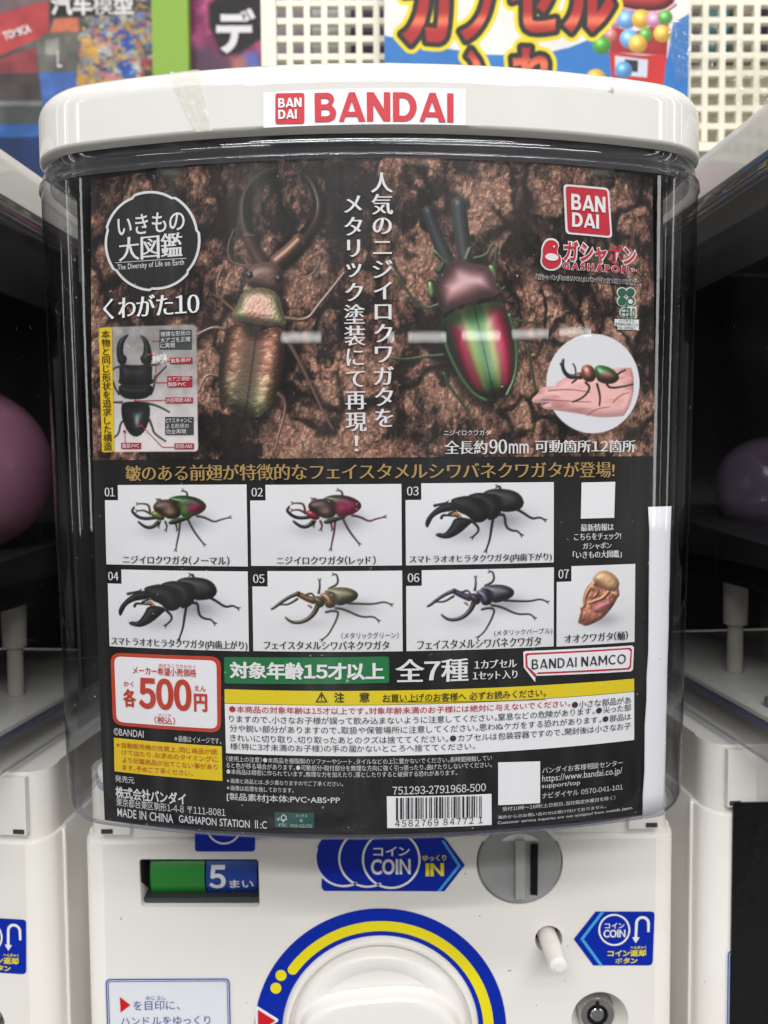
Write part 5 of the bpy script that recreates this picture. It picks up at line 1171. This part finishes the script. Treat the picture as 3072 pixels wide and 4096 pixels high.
# ---- age mark, count, bubble
shape('age_label', quadr([E2(92, 52), E2(1378, 48), E2(1380, 254), E2(96, 258)], 10), (26, 118, 66)); T('age_text', [('対象年齢15才以上', E2.box(135, 1340, 94, 230), *HV)], (230, 230, 232))
T('count_text', [('全7種', (1580, 1873, 2632, 2726), 0.03, 0.005, 4), ('1カプセル', E3.box(408, 690, 60, 116), *M1), ('1セット入り', E3.box(398, 694, 134, 190), *M1)], (228, 228, 230))
bub = lambda d: [(2092 + d, 2607 + d), (2100 + d, 2603 + d), (2526 - d, 2581 + d), (2534 - d, 2588 + d), (2530 - d, 2676 - d), (2522 - d, 2684 - d), (2140 + d * 0.6, 2702 - d), (2140 + d * 0.2, 2728 - d * 2.2), (2094 + d, 2668 - d * 0.3)]
shape('bubble_border', bub(0), (238, 237, 241)); shape('bubble_line', bub(8), (196, 34, 54), 0.0008); shape('bubble_field', bub(15), (238, 237, 241), 0.0010)
T('bubble_text', [(logo('BANDAI NAMCO'), E3.box(788, 1410, 42, 106), -0.035, -0.035)], (44, 50, 52), 0.0013)
# ---- warning block
shape('caution_strip', [(899, 2755), (2535, 2713), (2535, 2764), (900, 2811)], (228, 204, 30)); shape('caution_block', [(900, 2813), (2535, 2766), (2535, 2958), (905, 3011)], (238, 238, 241))
p = Print(POSTER, 0.0010); p.pxpoly([E2(805, 404), E2(852, 320), E2(900, 402)], [[E2(820, 396), E2(884, 395), E2(852, 337)]]); p.text('!', *E2.box(846, 858, 345, 390), 0.02, 0.0); p.text('注', *E2.box(950, 1030, 325, 405), *BD); p.text('意', *E2.box(1145, 1228, 325, 402), *BD); p.text('お買い上げのお客様へ 必ずお読みください。', 1531, 2183, 2766, 2799, 0.008, 0.008); p.pxpoly([E2(1330, 396), (2182, 2794), (2182, 2796), E2(1330, 400)]); p.obj('caution_title', ink((52, 48, 20)), POST)
T('caution_red_text', [('●本商品の対象年齢は15才以上です。対象年齢未満のお子様には絶対に与えないでください。', (918, 2280, 2825, 2853), 0.006, 0.006)], (186, 44, 58))
T('caution_text', [('●小さな部品があ', (2286, 2521, 2793, 2822)), ('りますので、小さなお子様が誤って飲み込まないように注意してください。窒息などの危険があります。●尖った部', (918, 2521, 2861, 2890)), ('分や鋭い部分がありますので、取扱や保管場所に注意してください。思わぬケガをする恐れがあります。●部品は', (920, 2521, 2899, 2928)), ('きれいに切り取り、切り取ったあとのクズは捨ててください。●カプセルは包装容器ですので、開封後は小さなお子', (922, 2521, 2938, 2967)), ('様（特に3才未満のお子様）の手の届かないところへ捨ててください。', (922, 1900, 2977, 3006))], (46, 50, 56))
T('usage_text', [('〈使用上の注意〉●本商品を樹脂製のソファーやシート、タイルなどの上に置かないでください。長時間接触してい', (906, 1966, 3032, 3054)), ('ると色が移る場合があります。●可動部分・取付部分を無理な方向に強く引っ張ったり、曲げたりしないでください。', (906, 1966, 3058, 3081)), ('●本商品は精密に作られています。無理な力を加えたり、落としたりすると破損する恐れがあります。', (908, 1828, 3084, 3106)),
    ('※画像と商品とは、多少異なりますのでご了承ください。', E2.box(115, 1020, 1012, 1050)), ('※画像は処理を施しております。', E2.box(115, 636, 1060, 1100)), ('[製品素材]本体:PVC・ABS・PP', E2.box(115, 996, 1126, 1192), 0.01, 0.008)], (212, 212, 216))
shape('paper_mark', quadr([E2(487, 1262), E2(795, 1266), E2(795, 1386), E2(487, 1380)], 5), (36, 84, 80))
p = Print(POSTER, 0.0010); p.text('ミックス', *E2.box(650, 742, 1275, 1298)); p.text('紙', *E2.box(684, 706, 1310, 1336)); p.text('FSC® C211701', *E2.box(612, 780, 1353, 1377)); p.text('FSC', *E2.box(520, 584, 1347, 1370), 0.01, -0.01)
p.pxpoly([E2(x, y) for x, y in [(503, 1308), (515, 1330), (530, 1300), (524, 1298), (515, 1316), (508, 1304)]]); p.pxpoly([E2(x, y) for x, y in [(548, 1338), (548, 1325), (533, 1322), (538, 1290), (556, 1272), (578, 1290), (584, 1318), (562, 1325), (560, 1338)]], [[E2(x, y) for x, y in [(542, 1316), (574, 1313), (570, 1294), (556, 1281), (545, 1294)]]]); p.obj('paper_mark_text', ink((196, 206, 204)), POST)
T('serial_text', [('751293-2791968-500', (1570, 1942, 3138, 3170), 0.008, 0.004)], (216, 216, 220))
shape('barcode_label', [(1547, 3183), (1965, 3173), (1966, 3297), (1549, 3310)], (238, 238, 241))
p = Print(POSTER, 0.0010); rb = random.Random(11); x = 1584.0
while x < 1926:
    wbar = rb.choice((3.0, 3.0, 5.5, 8.0)); long_ = x < 1592 or x > 1918
    y0 = 3189 - (x - 1547) * 0.024; y1 = (3275 if not long_ else 3279) - (x - 1547) * 0.027
    p.pxpoly([(x, y0), (x + wbar, y0), (x + wbar, y1), (x, y1)]); x += wbar + rb.choice((3.2, 3.2, 5.8, 8.4))
p.text('4582769 84772 1', 1580, 1930, 3272, 3298, 0, 0, 3, 0.14); p.obj('barcode', ink((34, 34, 38)), POST)
shape('code_label', [E3(567, 742), E3(845, 735), E3(845, 1012), E3(567, 1026)], (238, 238, 241))
T('contact_text', [('バンダイお客様相談センター', E3.box(858, 1390, 750, 791)), ('https://www.bandai.co.jp/', E3.box(858, 1386, 800, 858)), ('support/top', E3.box(855, 1108, 870, 908)), ('ナビダイヤル 0570-041-101', E3.box(858, 1390, 914, 954)), ('受付10時〜16時（土日祝日、当社指定休業日を除く）', E3.box(595, 1340, 1003, 1031)), ('海外からのお問い合わせは受け付けておりません。', E3.box(563, 1280, 1062, 1085)), ('Customer service inquiries are not accepted from outside Japan.', E3.box(563, 1456, 1089, 1114))], (214, 214, 218))

# ---- the white paper beside the poster, bent round the corner of the bin
def proj(p):
    v = np.array(p) - EYE; z_ = v @ FW; return 1536 + FPX * (v @ RT) / z_, 2048 - FPX * (v @ UP) / z_
V = []; F = []; zt2 = at(2630, 2026, 0.018)[2]; nS = 12
fine_ = []
for a, b_ in zip(outline(0.1490, -0.0022)[25:44], outline(0.1490, -0.0022)[26:45]): fine_ += [tuple(np.array(a) * (1 - t) + np.array(b_) * t) for t in np.linspace(0, 1, 12)[:-1]]
for z in np.linspace(-0.1135, zt2, 14):
    t = (z + 0.1135) / (zt2 + 0.1135); xl, xr = 2566 + 25 * min(1, t * 1.6), 2656 + 28 * t
    row = [q for q in fine_ if xl <= proj((q[0], q[1], z))[0] <= xr]
    L_ = [0.0]
    for a, b_ in zip(row, row[1:]): L_.append(L_[-1] + math.dist(a, b_))
    for l in np.linspace(0, L_[-1], nS): V.append((float(np.interp(l, L_, [q[0] for q in row])), float(np.interp(l, L_, [q[1] for q in row])), z))
for j in range(13): F += [(j * nS + i, j * nS + i + 1, (j + 1) * nS + i + 1, (j + 1) * nS + i) for i in range(nS - 1)]
o = meshobj('paper_strip', V, F, mat('white_paper', (238, 237, 243), 0.6), None, smooth=True)
sm = o.modifiers.new('thick', 'SOLIDIFY'); sm.thickness = 0.0003; sm.offset = 1
tag(o, 'blank white paper strip beside the poster in the right corner of the bin', 'paper')

# ================================================================== BEHIND THE MACHINES
# white plastic lattice
GY = 0.36; pit = 0.01455; bw = 0.0056
x0g = at(1046, 290, GY)[0]; zb_ = at(2850, 588, GY)[2]
b = MB(); xa, xb = x0g, 0.62; ztop = 0.62
b.box(xa, xa + 0.013, GY - 0.001, GY + 0.009, zb_, ztop)
b.box(xa + 0.013, xb, GY - 0.001, GY + 0.009, zb_ - 0.004, zb_ + 0.004)
xh = at(1116, 100, GY)[0] - 0.0
i = 0; x = at(1185, 100, GY)[0] - pit / 2 + pit * 0.0
x = at(G1.x(1250), 100, GY)[0]
while x < xb: b.box(x - bw / 2, x + bw / 2, GY, GY + 0.006, zb_ + 0.0041, ztop); x += pit
z = at(1300, G1.y(166), GY)[2] - pit * 12
while z < ztop:
    if z > zb_ + 0.008: b.box(xa + 0.0131, xb, GY + 0.0004, GY + 0.0064, z - bw / 2, z + bw / 2)
    z += pit
o = b.obj('lattice_panel', mat('ivory_plastic', (222, 218, 200), 0.4, noise=0.05, nscale=30)); bv = o.modifiers.new('round', 'BEVEL'); bv.width = 0.0008; bv.segments = 2
tag(o, 'ivory plastic lattice panel standing behind the middle and right machines', 'lattice')
# things on the shelf behind the lattice
GB = 0.47
def pbox(px0, px1, py0, py1, Yd, dep, rgb, label):
    a, c = at(px0, py1, Yd), at(px1, py0, Yd); b = MB(); b.box(a[0], c[0], Yd, Yd + dep, a[2], c[2])
    return tag(b.obj('packed_box', mat('carton' + '%d' % len(MATS), rgb, 0.5, noise=0.25, nscale=18)), label, 'box', 'packages seen through the lattice')
pbox(1060, 1240, -160, 330, GB, 0.08, (150, 138, 150), 'mauve grey package seen through the left end of the lattice')
pbox(1250, 1400, -160, 330, GB, 0.08, (196, 196, 196), 'pale grey package seen through the lattice above the lid sticker')
pbox(1410, 1560, -160, 330, GB, 0.08, (84, 74, 92), 'dark plum package seen through the lattice left of the blue sign')
pbox(2700, 2812, -160, 330, GB, 0.08, (128, 112, 120), 'dusty pink package seen through the lattice right of the blue sign')
pbox(2816, 2925, -160, 240, GB, 0.08, (44, 128, 132), 'teal package seen through the lattice at the top right')
pbox(2930, 3040, -160, 200, GB, 0.08, (176, 160, 138), 'tan package seen through the lattice at the far right')
pbox(3044, 3200, -160, 260, GB, 0.08, (40, 40, 46), 'black package seen through the lattice at the right edge of the photo')
a, c = at(2560, 760, 0.415), at(3500, 262, 0.415)
b = MB(); b.box(a[0], c[0], 0.415, 0.418, a[2], c[2]); tag(b.obj('cream_board', mat('cream_board', (214, 206, 182), 0.6, noise=0.2, nscale=40)), 'cream board behind the lower right part of the lattice', 'board')

# ---- the capsule bin sign
SY = 0.340
SG = Surf(lambda u, v, h: (u, SY - h + 0 * u, v), lambda x, y: tuple(at(x, y, SY)[[0, 2]]))
g2 = lambda L: [SG.px(*G2(*p)) for p in L]
q = np.array(g2([(4, 470), (1314, 470), (1308, -190), (-4, -190)])); su0, su1 = q[0, 0], q[1, 0]; sv0, sv1 = q[0, 1], q[2, 1]
SIGN = empty('capsule_sign', 'blue and white sign with big red lettering and a drawn capsule machine, on the lattice', 'sign', ((su0 + su1) / 2, SY, sv0)); SIGN.location = (0, 0, 0)
b = MB(); b.box(su0, su1, SY + 0.0005, SY + 0.004, sv0, sv1); b.obj('board', ink((200, 206, 214)), SIGN)
SP = Picture(su0, su1, sv0, sv1, 0.00042); SP.fill((236, 234, 230))
SP.flat(g2([(-30, 145), (100, 177), (250, 207), (450, 236), (600, 238), (700, 228), (800, 205), (900, 165), (1000, 130), (1220, 118), (1330, 52), (1400, 600), (-30, 600)]), (48, 122, 198))
for L in ([(880, 330), (960, 330), (955, 420), (880, 420)],): pass
def ball(x, y, r, rgb): SP.solid(g2(circ(x, y, r, 24)), rgb, gloss=0.35, p=14, amb=0.8, rim=0.1)
SP.flat(g2([(985, 60), (1255, 60), (1225, 250), (975, 225)]), (238, 226, 226))
SP.solid(g2([(1010, -60), (1260, -60), (1255, 20), (1200, 52), (1100, 52), (1012, 32)]), (196, 52, 56), 0.008, gloss=0.3)
SP.limb(g2([(1012, 34), (1110, 56), (1210, 54), (1256, 20)]), 0.0016, 0.0016, (236, 170, 176), gloss=0.1)
SP.flat(g2([(985, 110), (1075, 140), (1230, 90), (1222, 240), (975, 225)]), (168, 40, 44))
for x, y, r, c in ((1000, 85, 38, (226, 150, 196)), (1048, 85, 42, (120, 170, 226)), (1112, 82, 42, (240, 186, 66)), (1168, 85, 36, (226, 150, 190)), (1215, 75, 32, (92, 170, 76)), (1130, 150, 30, (92, 170, 76)), (1202, 145, 38, (240, 190, 80)), (1060, 168, 42, (120, 176, 232)), (1096, 190, 40, (242, 188, 72)), (980, 150, 26, (230, 130, 130))): ball(x, y, r, c)
SP.flat(g2([(972, 222), (1100, 240), (1222, 236), (1205, 385), (985, 345)]), (206, 46, 48)); SP.flat(g2([(998, 240), (1140, 258), (1136, 335), (998, 322)]), (214, 224, 238)); SP.flat(g2([(1040, 256), (1098, 262), (1096, 312), (1040, 306)]), (44, 40, 44))
ball(1035, 303, 38, (100, 160, 222)); ball(940, 195, 40, (84, 168, 62)); ball(915, 342, 44, (240, 180, 60))
def big(ch, x0, x1, y0, y1):
    C = run(ch, 0.055, 0.04, 4)[0]; lo, hi = bounds([C]); a, c = SG.px(*G2(x0, y1)), SG.px(*G2(x1, y0))
    return [np.stack([a[0] + (l[:, 0] - lo[0]) / (hi[0] - lo[0]) * (c[0] - a[0]), a[1] + (l[:, 1] - lo[1]) / (hi[1] - lo[1]) * (c[1] - a[1])], 1) for l in C]
words = [big('カ', 78, 285, -150, 192), big('プ', 318, 505, -150, 175), big('セ', 545, 755, -150, 140), big('ル', 775, 995, -150, 140), big('入', 322, 475, 215, 420), big('れ', 550, 742, 205, 420)]
sd = []
for wl in words: sd.append(SP.sdf(wl, 0.012))
for off, rgb in ((0.0074, (240, 218, 40)), (0.0042, (34, 32, 30))):
    for w, d in sd: SP.over(w, sstep(-off - 4e-4, -off + 4e-4, d), np.array(rgb) / 255)
for w, d in sd:
    V_ = SP.V[w]; y_ = (SG.px(2000, 0)[1] - V_) / (SG.px(2000, 0)[1] - SG.px(2000, 185)[1])
    c = mixc((176, 34, 34), (240, 120, 84), np.exp(-((y_ - 0.45) / 0.13) ** 2) + np.exp(-((y_ - 1.40) / 0.16) ** 2)); SP.over(w, sstep(-4e-4, 4e-4, d), c)
n_ = fbm(SP.U * 50, SP.V * 50, 4, 3.0)[..., None]; SP.C = np.clip(SP.C * (0.86 + 0.10 * n_), 0, 1)
SP.obj('sign_print', SG, 0.0, SIGN)
# crinkled clear film over the right of the sign and lattice
def film(quad, nx, ny, name, label, Yd, amp):
    V = []; F = []; c = [np.array(at(x, y, Yd)) for x, y in quad]
    for j in range(ny):
        for i in range(nx):
            s_, t = i / (nx - 1), j / (ny - 1); p = (c[0] * (1 - s_) + c[1] * s_) * (1 - t) + (c[3] * (1 - s_) + c[2] * s_) * t
            f = np.abs(fbm(np.array([s_ * 7 + t * 3.0]), np.array([t * 6.0 - s_ * 2]), 4, 12.0)[0] - 0.5) * 2
            V.append((p[0], Yd - amp * (1 - f) ** 3, p[2]))
    for j in range(ny - 1): F += [(j * nx + i, j * nx + i + 1, (j + 1) * nx + i + 1, (j + 1) * nx + i) for i in range(nx - 1)]
    return tag(meshobj(name, V, F, M_FILM), label, 'film')
film([(2905, 150), (3160, 215), (3200, 470), (2940, 420)], 60, 60, 'crumpled_film', 'crumpled clear film hanging on the right part of the lattice', 0.350, 0.009)
film([(2660, 100), (2870, 40), (2900, 250), (2700, 330)], 50, 50, 'crumpled_film', 'clear film taped over the right edge of the blue sign', 0.333, 0.004)

# ---- boards and posters further back on the left
BY = 0.74
SB = Surf(lambda u, v, h: (u, BY - h + 0 * u, v), lambda x, y: tuple(at(x, y, BY)[[0, 2]]))
hp = lambda L: [SB.px(*H1(*p)) for p in L]
q = np.array(hp([(-300, 1900), (1490, 1900), (1490, -260)])); bu0, bu1, bv0, bv1 = q[0, 0], q[1, 0], q[0, 1], q[2, 1]
CARP = empty('toy_car_poster', 'colourful toy car poster with white heading, behind the left machine', 'poster', (0, 0, 0))
b = MB(); b.box(bu0, bu1, BY + 0.0005, BY + 0.006, bv0, bv1); b.obj('board', ink((60, 60, 66)), CARP)
BP = Picture(bu0, bu1, bv0, bv1, 0.0011); BP.fill((84, 86, 82))
n1 = fbm(BP.U * 60, BP.V * 60, 4, 2.0)[..., None]; BP.C = BP.C * (0.7 + 0.6 * n1)
hu = np.array(SB.px(*H1(760, 400)))[0]
rr = random.Random(5); late = []; pal = [(208, 148, 52), (150, 160, 150), (56, 92, 190), (176, 70, 78), (210, 206, 196), (92, 84, 70), (126, 120, 116), (60, 70, 90), (196, 120, 126), (120, 156, 190), (236, 176, 60), (176, 170, 150)]
for k_ in range(460):
    cx, cy = rr.uniform(740, 1490), rr.uniform(-240, 1000); w_, h_ = (rr.uniform(25, 100), rr.uniform(20, 60)) if k_ < 130 else (rr.uniform(8, 40), rr.uniform(6, 24)); sk = rr.uniform(-0.5, 0.5); g = rr.choice(pal)
    BP.flat(hp([(cx - w_, cy - h_ - sk * w_), (cx + w_, cy - h_ + sk * w_), (cx + w_, cy + h_ + sk * w_), (cx - w_, cy + h_ - sk * w_)]), g)
for L, g in (([(-300, -260), (460, -260), (460, 0), (300, 40), (0, 130), (-300, 180)], (120, 96, 104)), ([(-300, 200), (0, 128), (300, 40), (460, 10), (465, 312), (330, 380), (0, 528), (-300, 640)], (186, 60, 64)), ([(-300, 660), (0, 560), (340, 440), (362, 692), (0, 702), (-300, 705)], (150, 60, 66)),
             ([(-300, 700), (366, 692), (405, 965), (-300, 965)], (74, 66, 66)), ([(-300, 962), (405, 955), (410, 1005), (-300, 1005)], (122, 122, 124)), ([(-300, 1004), (410, 1004), (430, 1200), (-300, 1200)], (74, 82, 80)), ([(-300, 1190), (520, 1170), (520, 1310), (-300, 1330)], (40, 96, 176)), ([(-300, 1310), (560, 1290), (600, 1900), (-300, 1900)], (26, 50, 104)),
             ([(340, 380), (470, 310), (750, 300), (735, 682), (372, 690)], (104, 104, 98)), ([(370, 686), (725, 680), (720, 1200), (430, 1200)], (60, 104, 190)), ([(510, 180), (740, 160), (750, 296), (470, 310)], (222, 116, 80)), ([(430, 380), (560, 360), (560, 520), (430, 520)], (150, 148, 136)),
             ([(1060, 320), (1190, 250), (1300, 450), (1180, 492)], (44, 78, 176)), ([(1090, 610), (1230, 548), (1310, 730), (1180, 770)], (44, 78, 176)), ([(770, 370), (940, 380), (930, 560), (765, 545)], (222, 160, 66)), ([(735, 640), (912, 655), (900, 820), (730, 825)], (222, 160, 60)), ([(1330, 560), (1450, 550), (1450, 660), (1325, 655)], (182, 62, 76)), ([(900, 340), (1120, 440), (1100, 520), (900, 440)], (188, 140, 146)), ([(900, 650), (1120, 720), (1150, 790), (900, 700)], (196, 112, 132)),
             ([(462, -140), (1290, -140), (1280, 130), (1060, 150), (940, 140), (720, 168), (600, 150), (480, 160)], (44, 40, 32)), ([(1290, 120), (1370, 110), (1380, 210), (1300, 200)], (110, 140, 206))):
    BP.flat(hp(L), g, soft=0.0015)
for k_ in range(260):
    cx, cy = rr.uniform(750, 1480), rr.uniform(150, 820); w_, h_ = rr.uniform(8, 36), rr.uniform(5, 20); sk = rr.uniform(-0.6, 0.6); g = rr.choice(pal)
    BP.flat(hp([(cx - w_, cy - h_ - sk * w_), (cx + w_, cy - h_ + sk * w_), (cx + w_, cy + h_ + sk * w_), (cx - w_, cy + h_ - sk * w_)]), g, alpha=0.8)
n2 = fbm(BP.U * 45, BP.V * 45, 4, 27.0)[..., None]; gm = BP.C.mean(-1, keepdims=True); BP.C = np.clip((BP.C * 0.82 + gm * 0.18) * (0.72 + 0.5 * n2), 0, 1)
BP.obj('poster_print', SB, 0.0, CARP)
TI = ink((226, 222, 222))
p = Print(SB, 0.001); a, c = SB.px(*H1(486, 150)), SB.px(*H1(1268, -70)); p.textuv('汽车模型', a[0], c[0], a[1], c[1], 0.035, 0.03); p.obj('heading_text', TI, CARP)
p = Print(SB, 0.001); a, c = SB.px(*H1(30, 350)), SB.px(*H1(298, 268)); p.textuv('TOMICA', a[0], c[0], a[1], c[1], 0.04, 0.03, rot=0.30); p.obj('brand_text', TI, CARP)
p = Print(SB, 0.001); p.text('L', *H1.box(545, 590, 480, 640)); p.obj('letter_mark', TI, CARP)
a, c = at(G1.x(674), 900, 0.70), at(G1.x(806), -200, 0.70)
b = MB(); b.box(a[0], c[0], 0.70, 0.716, a[2], c[2]); tag(b.obj('green_board', mat('green_board', (132, 172, 52), 0.5)), 'plain lime green upright board between two posters', 'board')
a, c = at(G1.x(800), 900, 0.725), at(G1.x(1420), -260, 0.725)
S3 = Surf(lambda u, v, h: (u, 0.725 - h + 0 * u, v), lambda x, y: tuple(at(x, y, 0.725)[[0, 2]])); g1 = lambda L: [S3.px(*G1(*p)) for p in L]
PUR = empty('magenta_poster', 'magenta poster with a big white character, beside the lime green board', 'poster', (0, 0, 0))
b = MB(); b.box(a[0], c[0], 0.7255, 0.731, a[2], c[2]); b.obj('board', ink((60, 50, 60)), PUR)
PP = Picture(a[0], c[0], a[2], c[2], 0.0012); t_ = fbm(PP.U * 30, PP.V * 40, 4, 8.0); PP.C = mixc((120, 44, 84), (196, 90, 140), sstep(0.35, 0.7, t_))
PP.flat(g1([(800, 190), (900, 200), (1000, 260), (1130, 250), (1130, 420), (800, 420)]), (88, 62, 84), soft=0.012); PP.flat(g1([(1040, 235), (1110, 220), (1130, 300), (1060, 320)]), (90, 104, 176), soft=0.006); PP.flat(g1([(1000, 250), (1060, 240), (1070, 330), (1000, 330)]), (170, 110, 100), soft=0.006)
w, d = PP.sdf([np.array(g1([(900, 20), (960, -30), (1130, -30), (1140, 160), (1040, 230), (960, 240), (930, 170), (905, 120)]))], 0.01); PP.over(w, sstep(-0.004, 0.004, d), np.array((0.10, 0.09, 0.10)))
PP.obj('poster_print', S3, 0.0, PUR); p = Print(S3, 0.001); p.text('デ', *G1.box(935, 1105, 38, 232), 0.05, 0.04); p.obj('poster_text', ink((224, 220, 224)), PUR)

bpy.data.objects.remove(_fo)
